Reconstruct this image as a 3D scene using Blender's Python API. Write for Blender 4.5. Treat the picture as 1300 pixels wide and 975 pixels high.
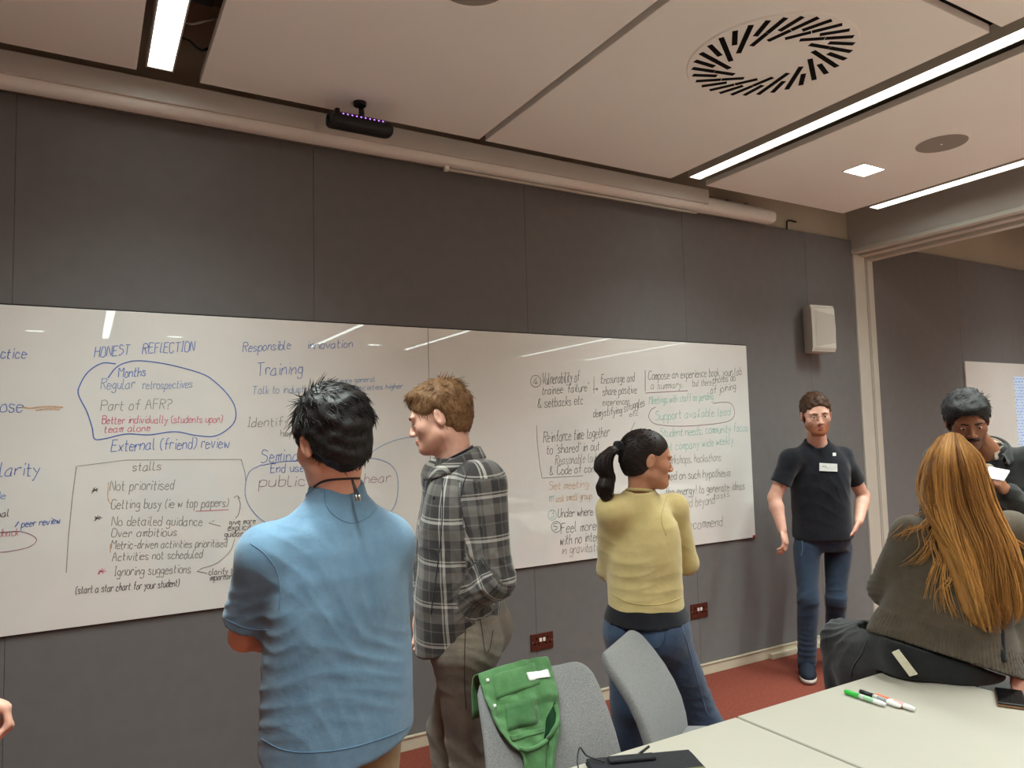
import bpy, bmesh, math, random
import numpy as np
from mathutils import Vector, Matrix, Euler, Quaternion

for _o in list(bpy.data.objects):
    bpy.data.objects.remove(_o)
random.seed(7)
np.random.seed(7)
SC = bpy.context.scene
COL = SC.collection

# ------------------------------------------------------------------ camera
CAM_LOC = np.array([0.0, -3.55, 1.55])
FPX = 932.69
YAW, PITCH, ROLL = 0.528614, 0.07063, -0.02643


def cam_axes():
    cy, sy, cp, sp = math.cos(YAW), math.sin(YAW), math.cos(PITCH), math.sin(PITCH)
    fwd = np.array([sy * cp, cy * cp, sp])
    right = np.array([cy, -sy, 0.0])
    up = np.cross(right, fwd)
    cr, sr = math.cos(ROLL), math.sin(ROLL)
    return cr * right + sr * up, -sr * right + cr * up, fwd


CR, CU, CF = cam_axes()


def W(px, py, depth):
    """world point seen at photo position (px, py) at a given distance along the view axis"""
    d = CF + CR * ((px - 650.0) / FPX) - CU * ((py - 487.5) / FPX)
    return CAM_LOC + d * depth


cam_data = bpy.data.cameras.new('camera')
cam_data.sensor_width = 36.0
cam_data.lens = FPX / 1300.0 * 36.0
cam_data.clip_start = 0.05
cam = bpy.data.objects.new('camera', cam_data)
COL.objects.link(cam)
cam.matrix_world = Matrix(((CR[0], CU[0], -CF[0], CAM_LOC[0]), (CR[1], CU[1], -CF[1], CAM_LOC[1]),
                           (CR[2], CU[2], -CF[2], CAM_LOC[2]), (0, 0, 0, 1)))
SC.camera = cam

# ------------------------------------------------------------------ world, exposure
world = bpy.data.worlds.new('world')
SC.world = world
world.use_nodes = True
world.node_tree.nodes['Background'].inputs[0].default_value = (0.9, 0.85, 0.8, 1)
world.node_tree.nodes['Background'].inputs[1].default_value = 0.15
SC.view_settings.view_transform = 'Standard'
SC.view_settings.look = 'None'
SC.view_settings.exposure = 0.31
SC.view_settings.gamma = 1.0
SC.view_settings.use_curve_mapping = False
LIGHT_POWER = 6.0
LIGHT_COL = (0.885, 1.0, 0.97)
LAMP_W = 190.0            # watts per square metre of diffuser
LAMP_SPREAD = 120.0       # beam angle of the strip optics


# ------------------------------------------------------------------ helpers
def lin(c):
    c = c / 255.0
    return c / 12.92 if c <= 0.04045 else ((c + 0.055) / 1.055) ** 2.4


def rgb(r, g, b):
    return (lin(r), lin(g), lin(b), 1.0)


MATS = {}


class NT:
    """small node-tree helper"""

    def __init__(self, name):
        self.m = bpy.data.materials.new(name)
        self.m.use_nodes = True
        self.t = self.m.node_tree
        self.b = self.t.nodes['Principled BSDF']
        MATS[name] = self.m

    def n(self, kind, **kw):
        nd = self.t.nodes.new(kind)
        for k, v in kw.items():
            if k in nd.inputs:
                nd.inputs[k].default_value = v
            else:
                setattr(nd, k, v)
        return nd

    def l(self, a, b):
        self.t.links.new(a, b)

    def coord(self, which='Object', scale=(1, 1, 1)):
        c = self.n('ShaderNodeTexCoord')
        mp = self.n('ShaderNodeMapping')
        mp.inputs['Scale'].default_value = scale
        self.l(c.outputs[which], mp.inputs[0])
        return mp.outputs[0]

    def noise(self, vec, scale, detail=4, rough=0.5):
        n = self.n('ShaderNodeTexNoise')
        n.inputs['Scale'].default_value = scale
        n.inputs['Detail'].default_value = detail
        n.inputs['Roughness'].default_value = rough
        self.l(vec, n.inputs['Vector'])
        return n.outputs['Fac']

    def ramp(self, fac, c0, c1, p0=0.3, p1=0.7):
        r = self.n('ShaderNodeValToRGB')
        r.color_ramp.elements[0].position = p0
        r.color_ramp.elements[1].position = p1
        r.color_ramp.elements[0].color = c0
        r.color_ramp.elements[1].color = c1
        self.l(fac, r.inputs[0])
        return r.outputs[0]

    def bump(self, height, strength=0.3, dist=0.01):
        b = self.n('ShaderNodeBump')
        b.inputs['Strength'].default_value = strength
        b.inputs['Distance'].default_value = dist
        self.l(height, b.inputs['Height'])
        self.l(b.outputs[0], self.b.inputs['Normal'])

    def math(self, op, a, b=None):
        m = self.n('ShaderNodeMath', operation=op)
        for i, v in enumerate((a, b)):
            if v is None:
                continue
            if isinstance(v, (int, float)):
                m.inputs[i].default_value = v
            else:
                self.l(v, m.inputs[i])
        return m.outputs[0]

    def mix(self, fac, a, b):
        m = self.n('ShaderNodeMixRGB')
        for i, v in enumerate((fac, a, b)):
            if isinstance(v, (int, float)):
                m.inputs[i].default_value = v
            elif isinstance(v, tuple):
                m.inputs[i].default_value = v
            else:
                self.l(v, m.inputs[i])
        return m.outputs[0]


def simple(name, col, rough=0.6, spec=0.5, metal=0.0, var=0.06, nscale=30.0, bump=0.0, bscale=200.0, sheen=0.0,
           coat=0.0):
    t = NT(name)
    v = t.coord()
    f = t.noise(v, nscale)
    c0 = tuple(max(0, x * (1 - var)) for x in col[:3]) + (1,)
    c1 = tuple(min(1, x * (1 + var)) for x in col[:3]) + (1,)
    t.l(t.ramp(f, c0, c1), t.b.inputs['Base Color'])
    t.b.inputs['Roughness'].default_value = rough
    t.b.inputs['Specular IOR Level'].default_value = spec
    t.b.inputs['Metallic'].default_value = metal
    t.b.inputs['Sheen Weight'].default_value = sheen
    t.b.inputs['Coat Weight'].default_value = coat
    if bump:
        t.bump(t.noise(v, bscale), bump, 0.004)
    return t.m


def emit(name, col, strength):
    t = NT(name)
    t.b.inputs['Base Color'].default_value = tuple(col[:3]) + (1,)
    t.b.inputs['Emission Color'].default_value = tuple(col[:3]) + (1,)
    t.b.inputs['Emission Strength'].default_value = strength
    return t.m


def tag(o, label=None, cat=None, group=None, kind=None):
    if label:
        o['label'] = label
    if cat:
        o['category'] = cat
    if group:
        o['group'] = group
    if kind:
        o['kind'] = kind
    return o


def empty(name, loc=(0, 0, 0), rotz=0.0, label=None, cat=None, group=None):
    o = bpy.data.objects.new(name, None)
    o.empty_display_size = 0.1
    COL.objects.link(o)
    o.location = loc
    o.rotation_euler = (0, 0, rotz)
    tag(o, label, cat, group)
    return o


def link_mesh(name, me, mat, parent=None, loc=None, world=False):
    """world=True: vertices are in world space; keep them there under the parent"""
    o = bpy.data.objects.new(name, me)
    COL.objects.link(o)
    if mat is not None and not me.materials:
        me.materials.append(mat)
    if parent is not None:
        o.parent = parent
        if world:
            o.matrix_parent_inverse = Matrix.LocRotScale(parent.location, parent.rotation_euler, None).inverted() \
                if parent.parent is None else (
                Matrix.LocRotScale(parent.parent.location, parent.parent.rotation_euler, None)).inverted()
            if parent.parent is not None:
                o.matrix_parent_inverse = Matrix.Identity(4)
    if loc is not None:
        o.location = loc
    return o


def raw(name, verts, faces, mat, parent=None, smooth=True, world=False, loc=None):
    me = bpy.data.meshes.new(name)
    me.from_pydata([tuple(v) for v in verts], [], [tuple(f) for f in faces])
    if smooth:
        me.polygons.foreach_set('use_smooth', [True] * len(me.polygons))
    me.update()
    return link_mesh(name, me, mat, parent, loc, world)


def bm_obj(name, bm, mat, parent=None, smooth=False, loc=None, world=False):
    me = bpy.data.meshes.new(name)
    bm.normal_update()
    bm.to_mesh(me)
    bm.free()
    if smooth:
        me.polygons.foreach_set('use_smooth', [True] * len(me.polygons))
    return link_mesh(name, me, mat, parent, loc, world)


def box(bm, x0, x1, y0, y1, z0, z1, bevel=0.0, mtx=None, seg=2):
    r = bmesh.ops.create_cube(bm, size=1.0)
    vs = r['verts']
    for v in vs:
        v.co = Vector((x0 + (v.co.x + .5) * (x1 - x0), y0 + (v.co.y + .5) * (y1 - y0), z0 + (v.co.z + .5) * (z1 - z0)))
    if bevel:
        es = list({e for v in vs for e in v.link_edges})
        rr = bmesh.ops.bevel(bm, geom=es, offset=bevel, segments=seg, affect='EDGES', profile=0.5)
        vs = list({v for f in rr['faces'] for v in f.verts} | {v for v in vs if v.is_valid})
    if mtx is not None:
        for v in vs:
            v.co = mtx @ v.co
    return vs


def bxo(name, x0, x1, y0, y1, z0, z1, mat, parent=None, bevel=0.0, mtx=None, smooth=False, loc=None, world=False):
    bm = bmesh.new()
    box(bm, x0, x1, y0, y1, z0, z1, bevel, mtx)
    return bm_obj(name, bm, mat, parent, smooth, loc, world)


def tube_data(pts, radii, n=8, cap=True, closed=False, flat=1.0):
    """verts, faces of a tube along pts"""
    P = [Vector(p) for p in pts]
    if isinstance(radii, (int, float)):
        radii = [radii] * len(P)
    V, F = [], []
    prev = None
    m = len(P)
    for i, p in enumerate(P):
        a = P[max(0, i - 1)] if not closed else P[(i - 1) % m]
        b = P[min(m - 1, i + 1)] if not closed else P[(i + 1) % m]
        t = (b - a)
        if t.length < 1e-9:
            t = Vector((0, 0, 1))
        t.normalize()
        if prev is None:
            u = t.orthogonal().normalized()
        else:
            u = prev - t * prev.dot(t)
            if u.length < 1e-6:
                u = t.orthogonal()
            u.normalize()
        prev = u
        w = t.cross(u)
        for k in range(n):
            an = 2 * math.pi * k / n
            V.append(p + (u * math.cos(an) + w * math.sin(an) * flat) * radii[i])
    rng = m if closed else m - 1
    for i in range(rng):
        j = (i + 1) % m
        for k in range(n):
            F.append((i * n + k, i * n + (k + 1) % n, j * n + (k + 1) % n, j * n + k))
    if cap and not closed:
        F.append(tuple(range(n))[::-1])
        F.append(tuple((m - 1) * n + k for k in range(n)))
    return V, F


class MB:
    """collects pieces into one mesh"""

    def __init__(self):
        self.v, self.f = [], []

    def add(self, V, F):
        o = len(self.v)
        self.v += [tuple(x) for x in V]
        self.f += [tuple(i + o for i in f) for f in F]
        return self

    def tube(self, pts, r, n=8, cap=True, closed=False, flat=1.0):
        return self.add(*tube_data(pts, r, n, cap, closed, flat))

    def obj(self, name, mat, parent=None, smooth=True, world=False, loc=None):
        return raw(name, self.v, self.f, mat, parent, smooth, world, loc)


def catmull(pts, n=6):
    P = [np.array(p, float) for p in pts]
    P = [2 * P[0] - P[1]] + P + [2 * P[-1] - P[-2]]
    out = []
    for i in range(1, len(P) - 2):
        for k in range(n):
            t = k / n
            a, b, c, d = P[i - 1], P[i], P[i + 1], P[i + 2]
            out.append(0.5 * (2 * b + (c - a) * t + (2 * a - 5 * b + 4 * c - d) * t * t + (3 * b - a - 3 * c + d) * t ** 3))
    out.append(P[-2])
    return out


# ------------------------------------------------------------------ materials of the room
def fabric_wall():
    t = NT('acoustic_fabric')
    v = t.coord('Object')
    a = t.noise(v, 900, 2)
    b = t.noise(v, 14, 4)
    c = t.mix(0.35, t.ramp(a, rgb(102, 99, 98), rgb(132, 128, 126), .35, .65), t.ramp(b, rgb(110, 107, 106), rgb(124, 121, 119)))
    t.l(c, t.b.inputs['Base Color'])
    t.b.inputs['Roughness'].default_value = 0.95
    t.b.inputs['Specular IOR Level'].default_value = 0.15
    t.b.inputs['Sheen Weight'].default_value = 0.15
    t.bump(a, 0.35, 0.002)
    return t.m


def carpet():
    t = NT('carpet_red')
    v = t.coord('Object')
    a = t.noise(v, 260, 3, 0.7)
    b = t.noise(v, 60, 4)
    c = t.mix(0.35, t.ramp(a, rgb(84, 36, 27), rgb(178, 100, 82), .32, .7), t.ramp(b, rgb(100, 46, 36), rgb(150, 78, 64)))
    t.l(c, t.b.inputs['Base Color'])
    t.b.inputs['Roughness'].default_value = 1.0
    t.b.inputs['Specular IOR Level'].default_value = 0.1
    t.bump(a, 0.8, 0.006)
    return t.m


def board_mat():
    t = NT('whiteboard_gloss')
    v = t.coord('Object')
    b = t.noise(v, 2.5, 6, 0.6)
    t.l(t.ramp(b, rgb(236, 234, 228), rgb(242, 240, 235)), t.b.inputs['Base Color'])
    t.b.inputs['Roughness'].default_value = 0.012
    t.b.inputs['Specular IOR Level'].default_value = 0.95
    return t.m


M_FAB = fabric_wall()
M_CARPET = carpet()
M_BOARD = board_mat()
M_CREAM = simple('cream_paint', rgb(196, 184, 164), 0.8, 0.2, var=0.03, nscale=4)
M_RAFT = simple('ceiling_raft_paint', rgb(247, 245, 238), 0.85, 0.2, var=0.01, nscale=3)
M_TAUPE = simple('taupe_paint', rgb(196, 186, 176), 0.8, 0.2, var=0.03, nscale=4)
M_FASCIA = simple('fascia_paint', rgb(212, 206, 198), 0.75, 0.2, var=0.02, nscale=4)
M_SLAB = simple('dark_plenum', rgb(112, 110, 100), 0.95, 0.1, nscale=5)
M_ALU = simple('pale_aluminium', rgb(205, 198, 184), 0.4, 0.5, metal=0.0, var=0.03, nscale=6)
M_WHITE = simple('white_plastic', rgb(236, 232, 224), 0.5, 0.4, var=0.02)
M_GREYP = simple('grey_grille', rgb(150, 142, 132), 0.7, 0.3, var=0.04, nscale=600)
M_BLACK = simple('black_plastic', rgb(22, 21, 22), 0.4, 0.4, var=0.1)
M_DARKHOLE = simple('dark_slot', rgb(16, 14, 12), 0.8, 0.1)
M_SKIRT = simple('pale_skirting', rgb(206, 194, 170), 0.55, 0.3, var=0.05, nscale=9)
M_WALLW = simple('far_wall_paint', rgb(226, 220, 210), 0.85, 0.2, var=0.03, nscale=2)
M_STRIP = emit('strip_diffuser', LIGHT_COL, LIGHT_POWER)
M_DOWN = emit('downlight_diffuser', LIGHT_COL, LIGHT_POWER)
M_SCREWS = simple('brushed_metal', rgb(170, 165, 158), 0.35, 0.5, metal=0.8)

# ------------------------------------------------------------------ setting
XL, XR, YB, ZS = -3.6, 14.0, -9.6, 3.62
tag(bxo('floor', XL, XR, YB, 0.2, -0.06, 0.0, M_CARPET), kind='structure')
tag(bxo('ceiling', XL, XR, YB, 0.2, ZS, ZS + 0.1, M_SLAB), kind='structure')
tag(bxo('wall_left', XL - 0.1, XL, YB, 0.2, 0, ZS, M_WALLW), kind='structure')
tag(bxo('wall_right', XR, XR + 0.1, YB, 0.2, 0, ZS, M_WALLW), kind='structure')
tag(bxo('wall_front', XL, XR, YB - 0.1, YB, 0, ZS, M_WALLW), kind='structure')
WB = tag(bxo('wall_back', XL, XR, 0.03, 0.2, 0, ZS, M_CREAM), kind='structure')

PAN_TOP, PAN_BOT = 3.012, 0.075
edges_l = [XL, -2.70, -1.478, -0.256, 0.966, 2.188, 3.41, 4.632, 5.19]
edges_r = [5.43, 6.655, 7.877, 9.1, 10.32, 11.54, 12.76, XR]
for ed in (edges_l, edges_r):
    for a, b in zip(ed[:-1], ed[1:]):
        bxo('acoustic_panel', a + 0.0006, b - 0.0006, 0.0, 0.032, PAN_BOT, PAN_TOP, M_FAB, WB, bevel=0.002)
bb = bxo('baseboard_back', XL, 5.19, -0.006, 0.03, 0.0, 0.072, M_SKIRT, bevel=0.003)
tag(bb, kind='structure')
bxo('cover_strip', 4.03, 5.19, -0.035, -0.006, 0.0, 0.035, M_SKIRT, bb, bevel=0.003)
bxo('skirting_top_bead', XL, 5.19, -0.012, -0.0, 0.062, 0.072, M_SKIRT, bb, bevel=0.002)
tag(bxo('baseboard_right', 5.43, XR, -0.006, 0.03, 0.0, 0.072, M_SKIRT, bevel=0.003), kind='structure')

# jamb of the folding partition and its header
tj = tag(bxo('trim_1', 5.192, 5.33, -0.012, 0.06, 0, 2.90, M_ALU, bevel=0.003), kind='structure')
bxo('jamb_groove', 5.33, 5.362, 0.002, 0.06, 0, 2.90, M_SLAB, tj)
bxo('jamb_fin', 5.34, 5.35, -0.012, 0.03, 0, 2.90, M_ALU, tj)
bxo('jamb_edge', 5.362, 5.43, -0.012, 0.06, 0, 2.90, M_ALU, tj, bevel=0.003)
hd = tag(bxo('wall_header', 5.19, 5.43, YB, 0.03, 2.935, ZS, M_TAUPE), kind='structure')
tt = tag(bxo('trim_2', 5.18, 5.25, YB, 0.0, 2.905, 2.937, M_ALU, bevel=0.004), kind='structure')
bxo('track_slot', 5.25, 5.37, YB, 0.0, 2.915, 2.937, M_SLAB, tt)
bxo('track_rail', 5.27, 5.35, YB, 0.0, 2.89, 2.915, M_ALU, tt, bevel=0.004)
bxo('track_edge', 5.37, 5.44, YB, 0.0, 2.865, 2.937, M_ALU, tt, bevel=0.004)

# ceiling rafts, each one a panel of the ceiling
ceil = bpy.data.objects['ceiling']
ZR = 3.08
ROWS = [(-0.29, -2.11), (-2.152, -3.96), (-4.002, -5.81), (-5.852, -7.66), (-7.70, -9.5)]
COLS = [(-3.55, -2.51), (-2.47, -1.19), (-1.15, 0.168), (0.407, 1.745), (1.782, 3.056), (3.347, 4.69)]
COLS2 = [(7.48, 8.82), (9.12, 10.4), (10.44, 11.9), (11.94, 13.5)]
for (x0, x1) in COLS + COLS2:
    for (y0, y1) in ROWS:
        if x0 > 5 and y0 > -1:
            y0 = -0.5
        bxo('ceiling_raft', x0, x1, y1, y0, ZR, ZR + 0.035, M_RAFT, ceil, bevel=0.003)


def strip_light(x0, x1, y0, y1, label):
    e = empty('linear_light', ((x0 + x1) / 2, y0, ZR), label=label, cat='light', group='linear ceiling lights')
    w = (x1 - x0) / 2
    bm = bmesh.new()
    L = y1 - y0
    box(bm, -w - 0.006, -w, L, 0, 0.0, 0.07)
    box(bm, w, w + 0.006, L, 0, 0.0, 0.07)
    box(bm, -w, w, L, 0, 0.06, 0.07)
    box(bm, -w - 0.006, w + 0.006, 0, 0.006, 0.0, 0.07)
    box(bm, -w - 0.006, w + 0.006, L - 0.006, L, 0.0, 0.07)
    bm_obj('housing', bm, M_ALU, e)
    bxo('diffuser', -w, w, L, 0, 0.004, 0.02, M_STRIP, e)
    ld = bpy.data.lights.new('strip_lamp', 'AREA')
    ld.shape = 'RECTANGLE'
    inset = 0.40
    ld.size, ld.size_y = 2 * w, -L - inset
    ld.color = LIGHT_COL
    ld.energy = LAMP_W * (2 * w) * (-L - inset)
    ld.spread = math.radians(LAMP_SPREAD)
    lo_ = bpy.data.objects.new('lamp', ld)
    COL.objects.link(lo_)
    lo_.parent = e
    lo_.location = (0, (L - inset) / 2, -0.001)
    for yy in np.arange(-0.6, L, -1.5):
        mb = MB().tube([(0, yy, 0.07), (0, yy, ZS - ZR - 0.002)], 0.004, 6)
        mb.obj('suspension_rod', M_SCREWS, e)
    return e


strip_light(0.205, 0.295, -0.345, -8.3, 'bright linear light in the wide ceiling gap at upper left')
strip_light(3.144, 3.228, -0.36, -8.4, 'long bright linear light beside the round swirl air diffuser')
strip_light(4.735, 4.83, -0.47, -8.3, 'bright linear light running next to the partition header')
strip_light(7.28, 7.37, -0.47, -8.6, 'linear light beyond the header, nearer one of the next room')
strip_light(8.93, 9.02, -0.47, -8.8, 'linear light beyond the header, farther one of the next room')


def downlight(x, y, label):
    e = empty('square_downlight', (x, y, ZR), label=label, cat='light', group='square downlights')
    bm = bmesh.new()
    a, b = 0.104, 0.074
    box(bm, -a, -a + 0.006, -b, b, -0.004, 0.001)
    box(bm, a - 0.006, a, -b, b, -0.004, 0.001)
    box(bm, -a, a, -b, -b + 0.006, -0.004, 0.001)
    box(bm, -a, a, b - 0.006, b, -0.004, 0.001)
    bm_obj('bezel', bm, M_WHITE, e)
    bxo('lens', -a + 0.006, a - 0.006, -b + 0.006, b - 0.006, -0.003, 0.0, M_DOWN, e)


downlight(4.01, -0.92, 'square recessed downlight in the ceiling raft near the partition')
for x, nm in ((-0.56, 'above the left end'), (1.1, 'left of centre'), (4.04, 'nearest the partition')):
    downlight(x, -7.79, 'square downlight at the back of the room, %s, mirrored in the whiteboard' % nm)


def ceiling_speaker(x, y, label):
    e = empty('ceiling_speaker', (x, y, ZR), label=label, cat='speaker', group='ceiling speakers')
    bm = bmesh.new()
    bmesh.ops.create_cone(bm, cap_ends=True, segments=40, radius1=0.125, radius2=0.128, depth=0.006)
    bm_obj('grille', bm, M_GREYP, e, loc=(0, 0, -0.003))
    bm = bmesh.new()
    bmesh.ops.create_cone(bm, cap_ends=True, segments=40, radius1=0.137, radius2=0.14, depth=0.003)
    bm_obj('rim', bm, M_RAFT, e, loc=(0, 0, -0.0015))
    bm = bmesh.new()
    bmesh.ops.create_cone(bm, cap_ends=True, segments=10, radius1=0.006, radius2=0.006, depth=0.003)
    bm_obj('badge', bm, M_RAFT, e, loc=(0, 0, -0.0072))


ceiling_speaker(4.02, -1.375, 'round grey ceiling speaker grille near the square downlight')
ceiling_speaker(1.12, -1.45, 'round grey ceiling speaker grille cut by the top edge of the picture')

# swirl diffuser
sd = empty('swirl_air_diffuser', (2.437, -1.568, ZR), label='large round swirl air diffuser with radiating black slots in the ceiling', cat='air vent')
bm = bmesh.new()
bmesh.ops.create_cone(bm, cap_ends=True, segments=64, radius1=0.335, radius2=0.340, depth=0.006)
bm_obj('face_plate', bm, M_RAFT, sd, loc=(0, 0, -0.003))


def slot_piece(r0, r1, ang, tilt, w, inner=0.0, me_cache={}):
    key = (round(r0, 3), round(r1, 3), w)
    if key not in me_cache:
        bm = bmesh.new()
        box(bm, -(r1 - r0) / 2, (r1 - r0) / 2, -w / 2, w / 2, -0.0015, 0.0015)
        me = bpy.data.meshes.new('slot')
        bm.to_mesh(me)
        bm.free()
        me.materials.append(M_DARKHOLE)
        me_cache[key] = me
    o = bpy.data.objects.new('slot', me_cache[key])
    COL.objects.link(o)
    o.parent = sd
    rm = (r0 + r1) / 2
    sh = inner * 0.104
    o.location = (rm * math.cos(ang) - sh * math.cos(ang + tilt), rm * math.sin(ang) - sh * math.sin(ang + tilt), -0.0062)
    o.rotation_euler = (0, 0, ang + tilt)


for k in range(32):
    a = 2 * math.pi * k / 32
    slot_piece(0.215, 0.322, a, math.radians(33), 0.021)
    if k % 2 == 0:
        slot_piece(0.221, 0.316, a, math.radians(33), 0.0205, 1.0)

# roller screen along the top of the wall
rs = empty('projection_screen_housing', (1.0, -0.1, 3.03), label='long white projection screen housing along the top of the fabric wall', cat='screen housing')
bxo('fascia', XL + 0.02, 3.50, -0.165, -0.15, 3.022, 3.116, M_FASCIA, rs, bevel=0.003, world=True)
bxo('fascia_end', 3.47, 3.50, -0.15, 0.0, 3.022, 3.10, M_ALU, rs, world=True)
mb = MB()
prof = []
for k in range(20):
    an = 2 * math.pi * k / 20
    prof.append((-0.095 + 0.052 * math.copysign(abs(math.cos(an)) ** 0.8, math.cos(an)), 3.038 + 0.052 * math.copysign(abs(math.sin(an)) ** 0.8, math.sin(an))))
V, F = [], []
for i, x in enumerate((XL + 0.02, 4.155, 4.17)):
    s = 1.0 if i < 2 else 0.86
    for (y, z) in prof:
        V.append((x, -0.095 + (y + 0.095) * s, 3.038 + (z - 3.038) * s))
for i in range(2):
    for k in range(20):
        F.append((i * 20 + k, i * 20 + (k + 1) % 20, (i + 1) * 20 + (k + 1) % 20, (i + 1) * 20 + k))
F.append(tuple(range(20)))
F.append(tuple(40 + k for k in range(20))[::-1])
raw('roller_tube', V, F, M_WHITE, rs, world=True)
bxo('screen_bottom_bar', 1.66, 3.45, -0.105, -0.085, 2.968, 2.977, M_ALU, rs, bevel=0.002, world=True)
bxo('bar_end_cap', 1.635, 1.66, -0.108, -0.082, 2.964, 2.988, M_WHITE, rs, bevel=0.002, world=True)
for x in (3.56, 3.72, 3.9):
    bxo('wall_bracket', x, x + 0.03, -0.12, 0.0, 3.085, 3.10, M_SCREWS, rs, world=True)
# thin cable stub on the cream wall
cs = MB().tube([(4.47, 0.02, 3.01), (4.47, 0.015, 3.075), (4.49, 0.015, 3.088), (4.58, 0.022, 3.088)], 0.006, 6).obj('cable_stub', M_BLACK)
tag(cs, 'short dark cable stub bent on the cream wall above the fabric panels', 'cable')

# ================================================================== board, furniture and small things
def px_on_plane(px, py, p0, n):
    d = CF + CR * ((px - 650.0) / FPX) - CU * ((py - 487.5) / FPX)
    n = np.array(n, float)
    t = ((np.array(p0, float) - CAM_LOC) @ n) / (d @ n)
    return CAM_LOC + t * d


BY = -0.0145      # front face of the board


def onboard(px, py):
    return px_on_plane(px, py, (0, BY, 0), (0, 1, 0))


BZ0, BZ1 = 0.822, 2.129
wb = empty('whiteboard', (1.562, 0.0, BZ0), label='long glossy whiteboard covered in blue, black, red and teal handwriting', cat='whiteboard')
for (a, b) in ((-0.816, 1.5605), (1.5635, 3.944)):
    bxo('board_panel', a, b, -0.014, -0.001, BZ0, BZ1, M_BOARD, wb, bevel=0.0015, world=True)
bxo('dark_edge', -0.819, 3.95, -0.009, -0.0005, BZ0 - 0.004, BZ1 + 0.006, M_BLACK, wb, world=True)
M_REDP = simple('red_mark', rgb(176, 60, 52), 0.5)
bxo('corner_tag', 3.918, 3.944, BY - 0.002, BY, BZ0, BZ0 + 0.016, M_REDP, wb, world=True)

wb2 = empty('whiteboard', (8.0, 0.0, BZ0), label='pale whiteboard with a projected slide in the room beyond the partition', cat='whiteboard')
bxo('board_panel', 6.665, 9.04, -0.014, -0.001, BZ0, 2.10, M_BOARD, wb2, bevel=0.0015, world=True)
bxo('board_panel', 9.043, 11.4, -0.014, -0.001, BZ0, 2.10, M_BOARD, wb2, bevel=0.0015, world=True)


def slide_mat():
    t = NT('projected_slide')
    v = t.coord('Object')
    sep = t.n('ShaderNodeSeparateXYZ')
    t.l(v, sep.inputs[0])
    br = t.n('ShaderNodeTexBrick')
    mp = t.n('ShaderNodeMapping')
    mp.inputs['Rotation'].default_value = (math.radians(90), 0, 0)
    t.l(v, mp.inputs[0])
    t.l(mp.outputs[0], br.inputs['Vector'])
    br.inputs['Color1'].default_value = rgb(176, 196, 226)
    br.inputs['Color2'].default_value = rgb(150, 176, 216)
    br.inputs['Mortar'].default_value = rgb(214, 224, 238)
    br.inputs['Scale'].default_value = 9.0
    br.inputs['Mortar Size'].default_value = 0.035
    t.l(br.outputs[0], t.b.inputs['Base Color'])
    t.l(br.outputs[0], t.b.inputs['Emission Color'])
    t.b.inputs['Emission Strength'].default_value = 0.28
    t.b.inputs['Roughness'].default_value = 0.3
    return t.m


sl = bxo('projected_slide', 7.47, 9.0, -0.0155, -0.0142, 1.15, 1.98, slide_mat(), wb2, world=True)

# ---------------------------------------------------------------- handwriting
GL = {
    'a': '45250301103042 454150', 'b': '0900 0315354441301001', 'c': '4425150301103041', 'd': '4425150301103042 4940',
    'e': '03434425150301103041', 'f': '49392820 0545', 'g': '4425150302113143 454C3B1B0C', 'h': '0900 0325354340',
    'i': '1510 1718', 'j': '252C1B0B 2728', 'k': '0900 3502 1330', 'l': '09011020', 'm': '0500 04252520 24454540',
    'n': '0500 0325354340', 'o': '25150301103041433525', 'p': '050A 0315354441301001', 'q': '4425150301103042 454A',
    'r': '0500 03153534', 's': '44251504133241301001', 't': '18112030 0535', 'u': '0501103042 4540', 'v': '052045',
    'w': '0510244055', 'x': '0540 4500', 'y': '0522 451B0B', 'z': '05450040',
    'A': '003960 1454', 'B': '0900 0939585605 054554514000', 'C': '5839190702104052', 'D': '0900 093957523000',
    'E': '0900 0959 0545 0050', 'F': '0900 0959 0545', 'G': '5839190702104053 5333', 'H': '0900 5950 0555',
    'I': '1910 0929 0020', 'M': '0009356960', 'N': '00095059', 'O': '391907021040525739', 'P': '0900 093958564505',
    'R': '0900 0939585605 2550', 'S': '58391907164553412001', 'T': '0969 3930', 'U': '090210405259', 'V': '093069',
    'K': '0900 5904 2650', 'L': '090050', '3': '0839584625 254553401001', '4': '390252 3630', '5': '590905355451301001',
    '(': '2907022D', ')': '0927220D', '?': '08194957452522 2021', "'": '1917', '"': '0907 2927', ',': '110D',
    '.': '1011', '!': '1913 1110', '-': '0343', '&': '5006192803012042', '/': '0049', '>': '0363 4563 4163',
    '*': '0347 0743 2802 0555',
}
YC = {c: i - 4 for i, c in enumerate('ABCD0123456789')}
INK = {}


def ink(name, col):
    if name not in INK:
        INK[name] = simple('ink_' + name, col, 0.5, 0.3, var=0.25, nscale=90)
    return INK[name]


ink('blue', rgb(82, 116, 190))
ink('pale_blue', rgb(138, 160, 198))
ink('black', rgb(104, 99, 94))
ink('grey', rgb(152, 147, 138))
ink('red', rgb(220, 124, 136))
ink('pink', rgb(214, 150, 158))
ink('orange', rgb(222, 182, 146))
ink('teal', rgb(140, 200, 186))
ink('mauve', rgb(160, 120, 134))
RNG = random.Random(3)


def ribbon(mb, pts, w, y=BY - 0.0006):
    P = [Vector((p[0], 0, p[2])) for p in pts]
    V = []
    for i, p in enumerate(P):
        t = P[min(i + 1, len(P) - 1)] - P[max(i - 1, 0)]
        if t.length < 1e-7:
            t = Vector((1, 0, 0))
        t.normalize()
        nn = Vector((-t.z, 0, t.x)) * (w / 2)
        V += [(p.x + nn.x, y, p.z + nn.z), (p.x - nn.x, y, p.z - nn.z)]
    F = [(2 * i, 2 * i + 1, 2 * i + 3, 2 * i + 2) for i in range(len(P) - 1)]
    mb.add(V, F)


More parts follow.
